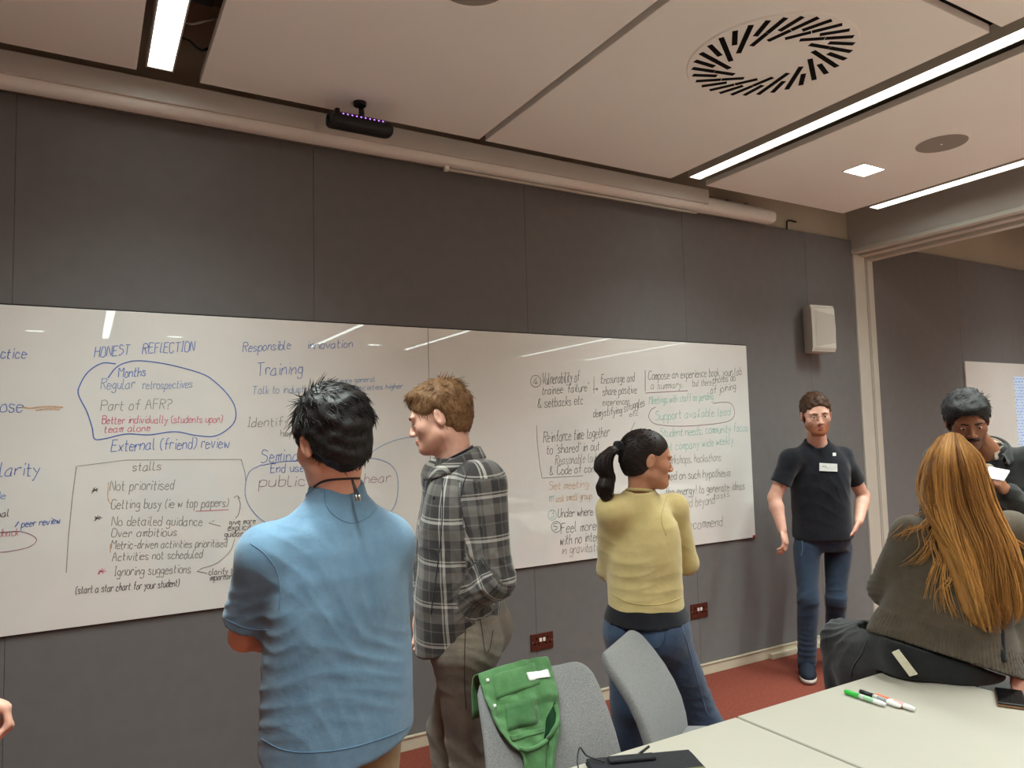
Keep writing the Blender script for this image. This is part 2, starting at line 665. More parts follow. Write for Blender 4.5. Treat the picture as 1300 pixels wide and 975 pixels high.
def scribe(text, x0, y0, x1, y1, h, col, w=0.0030, jit=0.30, slant=0.12):
    """handwrite text on the board between two baseline points given in the photo, capital height h pixels"""
    A, B = onboard(x0, y0), onboard(x1, y1)
    up = onboard(x0, y0 - h) - A
    unit = abs(up[2]) / 9.0
    adv, cells = 0.0, []
    for ch in text:
        if ch == ' ':
            adv += 4.0
            continue
        g = GL.get(ch) or GL.get(ch.lower())
        if not g:
            continue
        mx = max(int(s[i]) for s in g.split() for i in range(0, len(s), 2))
        cells.append((adv, g))
        adv += mx + 1.7
    L = B - A
    sx = np.linalg.norm(L) / max(adv, 1)
    dirv = L / np.linalg.norm(L)
    mb = MB()
    for a, g in cells:
        dy = RNG.uniform(-0.4, 0.4)
        for s in g.split():
            pts = []
            for i in range(0, len(s) - 1, 2):
                gx = int(s[i]) + RNG.uniform(-jit, jit) * 1.4
                gy = YC[s[i + 1]] + dy + RNG.uniform(-jit, jit)
                pts.append(A + dirv * ((a + gx) * sx + gy * unit * slant) + np.array([0, 0, 1.0]) * gy * unit)
            if len(pts) > 2:
                pts = catmull(pts, 3)
            ribbon(mb, pts, w)
    o = mb.obj('handwriting', INK[col], wb, smooth=False, world=True)
    o['kind'] = 'stuff'
    o['label'] = '%s handwriting on the board' % col.replace('_', ' ')
    return o


def line(pts, col, w=0.0036, smooth=True, name='line_or_reflection'):
    P = [onboard(*p) for p in pts]
    if smooth and len(P) > 2:
        P = catmull(P, 6)
    mb = MB()
    ribbon(mb, P, w)
    return mb.obj(name, INK[col], wb, smooth=False, world=True)


TX = [
    ('Practice', -26, 455, 35, 455, 14, 'blue'), ('Purpose', -42, 526, 31, 522, 18, 'blue'), ('Clarity', -14, 605, 52, 603, 18, 'blue'),
    ('made', -24, 634, 9, 633, 9, 'pale_blue'), ('annual', -24, 658, 13, 655, 9, 'black'), ('peer review', 27, 669, 77, 664, 9, 'blue'),
    ('feedback', -18, 682, 24, 680, 10, 'pink'),
    ('HONEST', 120, 454, 166, 450, 13, 'blue'), ('REFlECTION', 181, 449, 248, 446, 13, 'blue'),
    ('Months', 150, 479, 186, 477, 12, 'blue'), ('Regular', 128, 494, 172, 493, 13, 'pale_blue'), ('retrospectives', 181, 494, 245, 492, 11, 'pale_blue'),
    ('Part of AFR?', 128, 521, 219, 519, 13, 'grey'), ('Better individually (students upon)', 129, 538, 283, 536, 10, 'red'),
    ('team alone', 132, 549, 192, 547, 9, 'red'), ('External (friend) review', 141, 573, 292, 568, 15, 'blue'),
    ('stalls', 168, 598, 206, 596, 11, 'grey'), ('Not prioritised', 139, 623, 222, 621, 13, 'grey'),
    ('Getting busy (ie w top papers)', 141, 646, 291, 643, 12, 'grey'), ('No detailed guidance', 142, 667, 258, 667, 12, 'grey'),
    ('Over ambitious', 141, 682, 226, 680, 11, 'grey'), ('Metric-driven activities prioritised', 141, 697, 289, 694, 11, 'grey'),
    ('Activities not scheduled', 142, 712, 258, 708, 11, 'grey'), ('Ignoring suggestions', 145, 731, 243, 727, 12, 'grey'),
    ('clarify the', 265, 730, 304, 728, 8, 'black'), ('importance', 266, 737, 303, 734, 8, 'black'),
    ('(start a star chart for your student)', 96, 754, 228, 744, 10, 'black'),
    ('give more', 291, 666, 325, 664, 7, 'black'), ('explicit', 289, 674, 320, 672, 8, 'black'), ('guidance', 285, 682, 318, 680, 8, 'black'),
    ('*', 116, 629, 127, 628, 11, 'black'), ('*', 119, 664, 132, 663, 11, 'black'), ('*', 124, 732, 137, 731, 12, 'red'),
    ('Responsible', 308, 447, 370, 443, 12, 'blue'), ('innovation', 390, 443, 449, 441, 11, 'blue'), ('Training', 325, 477, 386, 474, 16, 'blue'),
    ('Talk to industry about', 320, 500, 425, 497, 10, 'pale_blue'), ('find more general', 414, 488, 477, 484, 7, 'pale_blue'),
    ('& societies higher', 444, 496, 512, 493, 7, 'pale_blue'), ('Identify needs', 314, 542, 410, 539, 12, 'grey'), ('here', 356, 554, 378, 553, 8, 'grey'),
    ('Seminar', 331, 588, 388, 585, 17, 'blue'), ('End user', 343, 600, 392, 598, 11, 'blue'), ('public', 329, 618, 390, 616, 14, 'mauve'), ('hear', 462, 613, 498, 611, 12, 'mauve'),
    ('4', 677, 488, 684, 488, 8, 'black'), ('Vulnerability of', 688, 488, 736, 484, 14, 'black'), ("trainee 'failure'", 688, 501, 748, 496, 11, 'black'), ('>', 752, 497, 761, 496, 8, 'black'),
    ('& setbacks etc', 683, 518, 741, 513, 12, 'black'), ('Encourage and', 763, 487, 806, 484, 11, 'black'), ('share positive', 765, 502, 809, 499, 11, 'black'),
    ('experiences', 765, 515, 800, 513, 9, 'grey'), ('demystifying', 753, 530, 790, 525, 10, 'black'), ('struggles', 792, 523, 819, 515, 11, 'black'),
    ('etc', 799, 529, 811, 527, 7, 'grey'), ('Compose an experience book, your lab', 823, 482, 942, 476, 11, 'black'),
    ('a summary,', 826, 494, 868, 492, 9, 'grey'), ('but there', 879, 491, 904, 489, 9, 'grey'), ('photos do', 905, 487, 934, 483, 10, 'black'),
    ('of joining', 902, 500, 935, 494, 10, 'black'), ('Meetings with staff on pending', 824, 513, 906, 507, 10, 'teal'),
    ('Support available lead', 832, 533, 928, 527, 11, 'teal'), ('Student needs, community focus', 838, 555, 950, 547, 11, 'teal'),
    ('set company wide weekly', 842, 573, 932, 563, 11, 'teal'), ('workshops, hackathons', 845, 589, 916, 585, 11, 'grey'),
    ('shed on such hypothesis', 843, 610, 928, 604, 11, 'black'), ('the energy! to generate ideas', 845, 630, 946, 621, 11, 'black'),
    ('tasks', 906, 634, 927, 630, 8, 'grey'), ('and beyond', 866, 645, 908, 639, 12, 'grey'), ('recommend.', 870, 673, 921, 667, 13, 'black'),
    ('Reinforce time together', 690, 562, 774, 554, 14, 'black'), ("to 'shared' in out", 694, 577, 762, 571, 12, 'black'),
    ('Reasonable (sub)', 705, 590, 762, 586, 12, 'grey'), ('& Code of conduct', 698, 603, 772, 598, 11, 'black'),
    ('Set meeting', 697, 622, 748, 618, 10, 'orange'), ('m', 697, 637, 704, 636, 12, 'teal'), ('ask small group', 706, 637, 752, 633, 9, 'orange'),
    ('3', 699, 657, 704, 656, 9, 'teal'), ('Under where it', 708, 657, 762, 653, 11, 'black'), ('5', 703, 673, 708, 672, 8, 'black'),
    ('Feel more', 712, 677, 758, 672, 13, 'black'), ('with no interp', 711, 692, 765, 686, 13, 'black'), ('in gravitation', 713, 704, 768, 698, 12, 'grey'),
]
for t in TX:
    scribe(*t)
line([(147, 462), (130, 461), (112, 472), (101, 490), (100, 502), (110, 522), (117, 543), (120, 557), (133, 557), (160, 551), (190, 552), (222, 548), (250, 553), (275, 553),
      (296, 538), (299, 520), (290, 502), (272, 484), (255, 474), (215, 463), (178, 458), (158, 461), (146, 468), (137, 480)], 'blue', 0.0045, name='drawn_loop')
line([(331, 591), (360, 586), (385, 585)], 'blue', name='underline')
line([(332, 590), (316, 600), (311, 625), (318, 645), (335, 662), (360, 672)], 'pale_blue', 0.0042, name='drawn_loop')
line([(463, 582), (480, 583), (497, 591), (505, 608), (502, 640), (485, 660)], 'pale_blue', 0.0042, name='drawn_loop')
line([(463, 582), (478, 570), (496, 561), (514, 556), (527, 555)], 'pale_blue', name='drawn_arrow')
line([(84, 727), (87, 680), (92, 630), (97, 592)], 'grey', smooth=False)
line([(97, 592), (160, 584), (306, 583)], 'grey', 0.0022, smooth=False)
line([(306, 583), (311, 600), (312, 612)], 'grey', smooth=False)
line([(248, 649), (290, 647)], 'red', 0.003, smooth=False, name='underline')
line([(138, 612), (137, 632), (142, 642)], 'orange')
line([(140, 690), (140, 702)], 'orange', smooth=False)
line([(302, 631), (305, 640), (303, 652), (299, 658)], 'black', 0.003, name='drawn_arrow')
line([(297, 632), (301, 629), (305, 633)], 'black', 0.003, smooth=False, name='drawn_arrow')
line([(280, 668), (265, 664), (272, 661)], 'grey', 0.003, smooth=False, name='drawn_arrow')
line([(298, 684), (292, 700), (275, 715), (255, 722)], 'grey', 0.003, name='drawn_arrow')
line([(263, 728), (250, 725), (256, 722)], 'black', 0.003, smooth=False, name='drawn_arrow')
line([(19, 669), (24, 662)], 'blue', smooth=False)
line([(0, 676), (28, 675), (46, 684), (38, 694), (12, 700), (0, 701)], 'mauve', 0.003, name='drawn_loop')
for (cx, cy, r, c) in ((680, 484, 6.5, 'black'), (701, 654, 5.5, 'teal'), (706, 669, 6, 'black')):
    line([(cx + r * math.cos(a), cy + r * 1.15 * math.sin(a)) for a in np.linspace(0, 6.4, 12)], c, 0.003, name='drawn_circle')
line([(819, 497), (819, 470)], 'black', smooth=False)
line([(819, 499), (873, 496)], 'mauve', 0.004, smooth=False, name='underline')
line([(905, 512), (925, 511), (932, 520), (930, 531), (915, 537), (870, 541), (835, 539), (824, 531), (826, 521), (832, 517)], 'mauve', 0.004, name='drawn_loop')
line([(806, 536), (800, 548)], 'black', 0.003, smooth=False)
line([(754, 478), (754, 500)], 'grey', 0.003, smooth=False)
line([(681, 540), (682, 562), (685, 590), (688, 606)], 'grey', 0.003, smooth=False)
line([(688, 607), (740, 604)], 'grey', 0.003, smooth=False)
line([(28, 517), (40, 518), (58, 516), (80, 517)], 'orange', 0.006)  # reflection of distant warm lights, painted on the board in orange
line([(45, 521), (62, 519), (76, 520)], 'orange', 0.006)  # lower streak of the same painted reflection

# ---------------------------------------------------------------- wall speaker
M_SPK = simple('speaker_white', rgb(206, 198, 186), 0.55, 0.3, var=0.02)
M_SPKG = simple('speaker_grille', rgb(186, 178, 166), 0.7, 0.3, var=0.05, nscale=700, bump=0.3, bscale=900)
sp = empty('wall_speaker', (4.66, 0.0, 2.1), label='small white loudspeaker mounted on the fabric wall above the man in black', cat='speaker')
V, F = [], []
# trapezoid cabinet whose front edges bulge slightly
for z, s in ((2.098, 0.93), (2.13, 1.0), (2.27, 1.03), (2.41, 1.0), (2.435, 0.93)):
    for (x, y) in ((4.555, -0.012), (4.50, -0.125 * s), (4.515, -0.135 * s), (4.725, -0.150 * s), (4.74, -0.14 * s), (4.70, -0.012)):
        V.append((x, y, z))
for i in range(4):
    for k in range(6):
        F.append((i * 6 + k, i * 6 + (k + 1) % 6, (i + 1) * 6 + (k + 1) % 6, (i + 1) * 6 + k))
F.append(tuple(range(6))[::-1])
F.append(tuple(24 + k for k in range(6)))
raw('cabinet', V, F, M_SPK, sp, smooth=False, world=True)
V = []
for z, s in ((2.112, 0.95), (2.27, 1.03), (2.422, 0.95)):
    V += [(4.523, -0.137 * s - 0.004, z), (4.722, -0.1505 * s - 0.004, z)]
raw('grille', V, [(0, 1, 3, 2), (2, 3, 5, 4)], M_SPKG, sp, smooth=True, world=True)
bxo('wall_bracket', 4.6, 4.70, -0.014, -0.0005, 2.2, 2.33, M_BLACK, sp, world=True)

# ---------------------------------------------------------------- sockets
M_BRONZE = simple('bronze_plate', rgb(104, 58, 46), 0.35, 0.5, metal=0.55, var=0.08)


def socket(x, z, label, dark=False):
    e = empty('wall_socket', (x, 0, z), label=label, cat='socket', group='double wall sockets')
    bxo('face_plate', -0.073, 0.073, -0.008, -0.0003, -0.045, 0.045, M_BRONZE, e, bevel=0.002)
    for s in (-1, 1):
        bm = bmesh.new()
        cx = s * 0.037
        box(bm, cx - 0.003, cx + 0.003, -0.0088, -0.0078, 0.012, 0.026)
        box(bm, cx - 0.018, cx - 0.006, -0.0088, -0.0078, -0.014, -0.007)
        box(bm, cx + 0.006, cx + 0.018, -0.0088, -0.0078, -0.014, -0.007)
        bm_obj('pin_holes', bm, M_DARKHOLE, e)
        bxo('rocker_switch', s * 0.012 - 0.008, s * 0.012 + 0.008, -0.0125, -0.0078, 0.0, 0.02, M_WHITE, e, bevel=0.0015)
    for s in (-1, 1):
        bxo('screw', s * 0.063 - 0.003, s * 0.063 + 0.003, -0.009, -0.0078, -0.003, 0.003, M_SCREWS, e)


socket(2.22, 0.407, 'bronze double socket low on the wall between the plaid man and the yellow-topped woman')
socket(3.41, 0.407, 'bronze double socket low on the wall right of the woman in jeans')

# ---------------------------------------------------------------- black bar with violet lights on the ceiling
cb = empty('infrared_bar', (1.066, -0.42, 3.08), label='black rounded bar with a row of violet lights hung from the ceiling', cat='sensor bar')
M_VIO = emit('violet_led', (0.42, 0.16, 0.9), 2.4)
mb = MB()
V, F = [], []
n = 20
xs = [-0.150, -0.147, -0.138, -0.125, 0.125, 0.138, 0.147, 0.150]
sc_ = [0.55, 0.78, 0.94, 1, 1, 0.94, 0.78, 0.55]
for x, s in zip(xs, sc_):
    for k in range(n):
        an = 2 * math.pi * k / n
        V.append((x, 0.045 * s * math.copysign(abs(math.cos(an)) ** .7, math.cos(an)), -0.105 + 0.034 * s * math.copysign(abs(math.sin(an)) ** .7, math.sin(an))))
for i in range(len(xs) - 1):
    for k in range(n):
        F.append((i * n + k, i * n + (k + 1) % n, (i + 1) * n + (k + 1) % n, (i + 1) * n + k))
F.append(tuple(range(n)))
F.append(tuple((len(xs) - 1) * n + k for k in range(n))[::-1])
body = raw('bar_body', V, F, M_BLACK, cb)
for k in range(10):
    x = -0.09 + 0.0205 * k
    bm = bmesh.new()
    bmesh.ops.create_uvsphere(bm, u_segments=8, v_segments=6, radius=0.0045)
    bm_obj('light_dot', bm, M_VIO, cb, smooth=True, loc=(x, -0.040, -0.088))
bm = bmesh.new()
bmesh.ops.create_cone(bm, cap_ends=True, segments=24, radius1=0.028, radius2=0.03, depth=0.016)
bm_obj('ceiling_rose', bm, M_BLACK, cb, smooth=False, loc=(0.0, 0, -0.008))
MB().tube([(0.005, 0, -0.01), (0.008, 0, -0.045), (0.008, 0, -0.08)], [0.011, 0.013, 0.015], 10).obj('bracket_stem', M_BLACK, cb)
bxo('side_clip', -0.115, -0.095, -0.012, 0.012, -0.078, -0.05, M_BLACK, cb, bevel=0.003)

# ---------------------------------------------------------------- tables
M_TABLE = simple('table_laminate', rgb(168, 161, 148), 0.42, 0.4, var=0.015, nscale=3)
M_TEDGE = simple('table_edge', rgb(186, 182, 170), 0.5, 0.3, var=0.02)
M_STEEL = simple('steel_leg', rgb(150, 148, 146), 0.35, 0.5, metal=0.7)


def table(x0, x1, y0, y1, label):
    cx, cy = (x0 + x1) / 2, (y0 + y1) / 2
    e = empty('folding_table', (cx, cy, 0), label=label, cat='table', group='white tables')
    a, b = (x1 - x0) / 2, (y1 - y0) / 2
    bxo('table_top', -a, a, -b, b, 0.697, 0.72, M_TABLE, e, bevel=0.004)
    bm = bmesh.new()
    box(bm, -a + 0.1, a - 0.1, -b + 0.12, -b + 0.16, 0.655, 0.697)
    box(bm, -a + 0.1, a - 0.1, b - 0.16, b - 0.12, 0.655, 0.697)
    bm_obj('under_frame', bm, M_STEEL, e)
    for sx in (-1, 1):
        for sy in (-1, 1):
            MB().tube([(sx * (a - 0.1), sy * (b - 0.14), 0.697), (sx * (a - 0.08), sy * (b - 0.10), 0.0)], 0.02, 10).obj('leg', M_STEEL, e)
    return e


TZ = 0.72
table(1.655, 2.455, -3.56, -1.965, 'white table with three marker pens, the red-haired woman sitting on its corner')
table(0.852, 1.646, -3.565, -1.968, 'white table nearest the camera carrying the black folder')
lab = 'added white table out of view, bouncing light up to the ceiling'  # unseen tables, added to bounce light onto the ceiling rafts
for (x0, y0) in ((-2.6, -3.6), (-1.78, -3.6), (-2.6, -6.0), (-1.78, -6.0), (0.85, -6.0), (1.67, -6.0), (0.85, -8.4), (1.67, -8.4), (-2.6, -8.4), (-1.78, -8.4), (3.4, -6.0), (4.22, -6.0), (3.4, -3.4), (4.22, -3.4),
                 (3.4, -8.4), (4.22, -8.4), (6.6, -3.4), (7.42, -3.4), (6.6, -6.0), (7.42, -6.0), (9.4, -3.4), (10.22, -3.4), (9.4, -6.0), (10.22, -6.0)):
    table(x0, x0 + 0.8, y0, y0 + 1.6, lab)


# ---------------------------------------------------------------- chairs
def chair_fabric():
    t = NT('grey_wool')
    v = t.coord()
    a = t.noise(v, 420, 3, 0.7)
    t.l(t.ramp(a, rgb(88, 88, 88), rgb(150, 148, 146), .3, .7), t.b.inputs['Base Color'])
    t.b.inputs['Roughness'].default_value = 0.95
    t.b.inputs['Specular IOR Level'].default_value = 0.15
    t.b.inputs['Sheen Weight'].default_value = 0.2
    t.bump(a, 0.4, 0.003)
    return t.m


M_WOOL = chair_fabric()
M_CHROME = simple('dark_chrome', rgb(120, 118, 116), 0.25, 0.5, metal=0.9)


def shell_rings(rings, n=28, ex=0.35):
    """rings: (centre, half width, half thickness, x axis, thickness axis, bow)"""
    V, F = [], []
    for c, hw, ht, ax, at, bow in rings:
        c, ax, at = Vector(c), Vector(ax), Vector(at)
        for k in range(n):
            an = 2 * math.pi * k / n
            cu = math.copysign(abs(math.cos(an)) ** ex, math.cos(an))
            su = math.copysign(abs(math.sin(an)) ** ex, math.sin(an))
            V.append(c + ax * hw * cu + at * (ht * su + bow * cu * cu))
    for i in range(len(rings) - 1):
        for k in range(n):
            F.append((i * n + k, i * n + (k + 1) % n, (i + 1) * n + (k + 1) % n, (i + 1) * n + k))
    F.append(tuple(range(n))[::-1])
    F.append(tuple((len(rings) - 1) * n + k for k in range(n)))
    return V, F


def back_profile(v):
    """(y, z) of the backrest centreline; v 0 at the seat, 1 at the top; chair faces +y"""
    z = 0.44 + 0.365 * v
    y = -0.19 - 0.10 * v - 0.075 * v * v + 0.03 * math.sin(v * math.pi)
    return y, z


def make_chair(loc, rotz, label):
    e = empty('meeting_chair', loc, rotz, label=label, cat='chair', group='grey meeting chairs')
    R = []
    for v in (0.0, 0.06, 0.2, 0.35, 0.5, 0.65, 0.8, 0.9, 0.945, 0.975, 0.993, 1.0):
        y, z = back_profile(v)
        y2, z2 = back_profile(min(1, v + 0.02))
        y1, z1 = back_profile(v - 0.02)
        t = Vector((0, y2 - y1, z2 - z1)).normalized()
        at = Vector((0, t.z, -t.y))
        hw = 0.228 - 0.032 * v
        th = 0.02
        if v > 0.85:
            q = (v - 0.85) / 0.15
            hw -= 0.06 * (1 - math.sqrt(max(0, 1 - q * q * 0.98)))
            th = 0.02 * math.sqrt(max(0.05, 1 - q ** 6))
        R.append(((0, y, z), hw, th, (1, 0, 0), at, 0.012))
    raw('backrest', *shell_rings(R), M_WOOL, e)
    R = []
    for y, hw, th in ((-0.215, 0.19, 0.012), (-0.2, 0.212, 0.022), (-0.1, 0.225, 0.028), (0.1, 0.228, 0.03), (0.2, 0.22, 0.028), (0.235, 0.205, 0.02), (0.25, 0.18, 0.008)):
        R.append(((0, y, 0.45 - 0.05 * max(0, -y - 0.1)), hw, th, (1, 0, 0), (0, 0, 1), 0.01))
    raw('seat', *shell_rings(R), M_WOOL, e)
    MB().tube([(-0.17, -0.14, 0.415), (0.17, -0.14, 0.415), (0.17, 0.16, 0.415), (-0.17, 0.16, 0.415)], 0.011, 8, closed=True).obj('seat_frame', M_CHROME, e)
    for sx in (-1, 1):
        for sy in (-1, 1):
            MB().tube([(sx * 0.17, 0.01 + sy * 0.15, 0.42), (sx * 0.20, 0.0 + sy * 0.2, 0.22), (sx * 0.225, sy * 0.235, 0.0)], [0.013, 0.012, 0.011], 10).obj('leg', M_CHROME, e)
    return e


CH1 = ((1.189, -1.861, 0), math.atan2(0.14, -0.99))
CH2 = ((1.845, -1.715, 0), math.atan2(-0.56, -0.83))
make_chair(*CH1, 'grey fabric meeting chair with the green jacket over its back')
make_chair(*CH2, 'bare grey fabric meeting chair tilted beside the woman in blue jeans')
make_chair((2.97, -2.12, 0), math.atan2(0.98, -0.18), 'grey fabric meeting chair at the right edge behind the red-haired woman')

# ---------------------------------------------------------------- markers, folder, phone
M_MWHITE = simple('marker_white', rgb(226, 224, 218), 0.35, 0.4)


def marker(p0, p1, capcol, label, name):
    a, b = px_on_plane(*p0, (0, 0, TZ + 0.008), (0, 0, 1)), px_on_plane(*p1, (0, 0, TZ + 0.008), (0, 0, 1))
    e = empty('marker_pen', tuple(a[:2]) + (TZ + 0.0085,), math.atan2(b[1] - a[1], b[0] - a[0]), label=label, cat='marker', group='marker pens on the table')
    L = np.linalg.norm(b - a)
    cm = simple('marker_' + name, capcol, 0.35, 0.4)
    MB().tube([(0, 0, 0), (0.001, 0, 0), (0.01, 0, 0), (0.05, 0, 0), (0.05, 0, 0)], [0.004, 0.007, 0.0078, 0.008, 0.006], 14).obj('cap', cm, e)
    MB().tube([(0.048, 0, 0), (0.054, 0, 0), (0.054, 0, 0), (L - 0.012, 0, 0), (L - 0.01, 0, 0), (L, 0, 0)], [0.0068, 0.0068, 0.0078, 0.0078, 0.0065, 0.0058], 14).obj('barrel', M_MWHITE, e)
    MB().tube([(0.066, 0, 0), (0.1, 0, 0)], [0.00785, 0.00785], 14, cap=False).obj('printed_band', simple('band_' + name, tuple(0.5 * c + 0.3 for c in capcol[:3]) + (1,), 0.4), e)


marker((1073, 878), (1124, 895), rgb(52, 178, 60), 'green-capped white marker pen, leftmost on the table', 'green')
marker((1092, 878), (1143, 897), rgb(24, 24, 26), 'black-capped white marker pen in the middle of three', 'black')
marker((1111, 883), (1161, 901), rgb(226, 100, 52), 'orange-capped white marker pen, rightmost of three', 'orange')

fo = empty('black_folder', (1.215, -2.10, TZ), math.radians(-22), label='black folder with a loose cord on the nearest table corner', cat='folder')
M_FOLD = simple('black_nylon', rgb(30, 30, 33), 0.7, 0.3, var=0.15, nscale=60, bump=0.3, bscale=400)
bxo('lower_cover', -0.15, 0.13, -0.18, 0.07, 0.0005, 0.008, M_FOLD, fo, bevel=0.002)
bxo('upper_cover', -0.148, 0.122, -0.18, 0.068, 0.009, 0.016, M_FOLD, fo, bevel=0.002, mtx=Matrix.Translation((0, 0, 0.0)))
bxo('olive_band', -0.05, 0.12, -0.05, -0.035, 0.0162, 0.0172, simple('olive_band', rgb(96, 96, 50), 0.7), fo)
bxo('pen_loop', -0.10, 0.02, 0.02, 0.05, 0.0162, 0.026, M_FOLD, fo, bevel=0.004)
c = catmull([(-0.11, 0.03, 0.02), (-0.15, 0.05, 0.03), (-0.17, 0.04, 0.055), (-0.185, 0.0, 0.03), (-0.17, -0.04, 0.012), (-0.10, -0.03, 0.02)], 6)
MB().tube(c, 0.0022, 6).obj('cord', M_BLACK, fo)
MB().tube([(-0.03, 0.04, 0.02), (0.015, 0.062, 0.034)], [0.004, 0.003], 8).obj('zip_pull', M_BLACK, fo)

ph = empty('mobile_phone', (2.41, -2.335, TZ), math.radians(-60), label='black mobile phone with a brown case on the table by the right edge', cat='phone')
bxo('case', -0.038, 0.038, -0.075, 0.075, 0.0005, 0.008, simple('brown_case', rgb(120, 84, 56), 0.6), ph, bevel=0.003)
bxo('phone_body', -0.036, 0.036, -0.073, 0.073, 0.008, 0.014, M_BLACK, ph, bevel=0.003)
bxo('screen', -0.033, 0.033, -0.068, 0.068, 0.0138, 0.0144, simple('dark_glass', rgb(14, 14, 16), 0.08, 0.5), ph)

# ---------------------------------------------------------------- loose cables in the ceiling gap beside the first light
M_CABLE = simple('grey_cable', rgb(150, 146, 138), 0.6)
for i, (pts_, m_, lb_) in enumerate((
        ([(0.30, -0.62, 3.16), (0.33, -0.66, 3.13), (0.37, -0.68, 3.14), (0.43, -0.69, 3.17), (0.6, -0.7, 3.3)], M_CABLE, 'pale cable looping out of the ceiling gap beside the light'),
        ([(0.30, -0.50, 3.15), (0.34, -0.51, 3.14), (0.38, -0.50, 3.12), (0.42, -0.47, 3.15), (0.6, -0.45, 3.3)], M_BLACK, 'dark cable looping in the ceiling gap beside the light'))):
    tag(MB().tube(catmull(pts_, 6), 0.005, 8).obj('ceiling_cable', m_), lb_, 'cable', 'cables in the ceiling gap')
jb = bxo('junction_box', 0.335, 0.40, -0.82, -0.70, 3.19, 3.24, M_BLACK, bevel=0.004)
tag(jb, 'black junction box up in the ceiling gap beside the light', 'junction box')

# ================================================================== implicit-surface toolkit for people and cloth
from mathutils.bvhtree import BVHTree


def nrm(v):
    v = np.array(v, float)
    return v / max(np.linalg.norm(v), 1e-9)


def smin(a, b, k):
    if k <= 0:
        return np.minimum(a, b)
    h = np.maximum(k - np.abs(a - b), 0) / k
    return np.minimum(a, b) - h * h * k * 0.25


def cone(a, b, ra, rb, sq=None, ratio=1.0):
    """tapered capsule; sq: axis along which the section is squashed by ratio"""
    a, b = np.array(a, float), np.array(b, float)
    ba = b - a
    L2 = max(ba @ ba, 1e-9)

    def f(P):
        q = P - a
        h = np.clip(q @ ba / L2, 0, 1)
        r = q - h[:, None] * ba
        if sq is not None:
            s = np.array(sq, float)
            c = r @ s
            r = r + np.outer(c * (1 / ratio - 1), s)
        return (np.sqrt((r * r).sum(1)) - (ra + (rb - ra) * h)) * (ratio if (sq is not None and ratio < 1) else 1.0)
    return f


def chain(pts, rad):
    fs = [cone(pts[i], pts[i + 1], rad[i], rad[i + 1]) for i in range(len(pts) - 1)]

    def f(P):
        d = fs[0](P)
        for g in fs[1:]:
            d = np.minimum(d, g(P))
        return d
    return f


def ell(c, r, R=None):
    c, r = np.array(c, float), np.array(r, float)

    def f(P):
        q = P - c
        if R is not None:
            q = q @ R          # R columns: local axes in world
        k0 = np.sqrt(((q / r) ** 2).sum(1))
        k1 = np.sqrt(((q / (r * r)) ** 2).sum(1)) + 1e-9
        return k0 * (k0 - 1) / k1
    return f


def loft(o, R, zs, ax, by, cx=None, cy=None, n=2.4, rnd=0.0):
    """o origin, R columns (right, forward, axis); half widths ax and half depths by at heights zs along the axis"""
    o = np.array(o, float)
    zs = np.array(zs, float)
    ax, by = np.array(ax, float), np.array(by, float)
    cx = np.zeros_like(zs) if cx is None else np.array(cx, float)
    cy = np.zeros_like(zs) if cy is None else np.array(cy, float)

    def f(P):
        q = (P - o) @ R
        z = q[:, 2]
        a = np.interp(z, zs, ax)
        b = np.interp(z, zs, by)
        x = (q[:, 0] - np.interp(z, zs, cx)) / a
        y = (q[:, 1] - np.interp(z, zs, cy)) / b
        k = (np.abs(x) ** n + np.abs(y) ** n) ** (1.0 / n)
        g = np.sqrt((x / a) ** 2 + (y / b) ** 2) / np.maximum(np.sqrt(x * x + y * y), 1e-6)
        d = (k - 1) / np.maximum(g, 1e-6)
        e = np.maximum(zs[0] - z, z - zs[-1])
        return np.maximum(d, e)
    return f


def plane(p, n):
    p, n = np.array(p, float), nrm(n)

    def f(P):
        return (P - p) @ n          # negative on the side opposite n
    return f


class Sdf:
    def __init__(self):
        self.ops = []

    def add(self, f, k=0.03):
        self.ops.append(('u', f, k))
        return self

    def addb(self, f, c, r, k=0.03):
        """union with a group that only matters near c"""
        self.ops.append(('b', (f, np.array(c, float), r), k))
        return self

    def cut(self, f, k=0.0):
        """remove where f < 0"""
        self.ops.append(('s', f, k))
        return self

    def keep(self, f, k=0.0):
        """keep where f < 0"""
        self.ops.append(('i', f, k))
        return self

    def off(self, r):
        self.ops.append(('o', r, 0))
        return self

    def __call__(self, P):
        d = np.full(len(P), 9.0)
        for op, f, k in self.ops:
            if op == 'u':
                d = smin(d, f(P), k)
            elif op == 'b':
                g, c, r = f
                m = ((P - c) ** 2).sum(1) < r * r
                if m.any():
                    d[m] = smin(d[m], g(P[m]), k)
            elif op == 's':
                d = -smin(-d, f(P), k)
            elif op == 'i':
                d = -smin(-d, -f(P), k)
            else:
                d = d - f
        return d


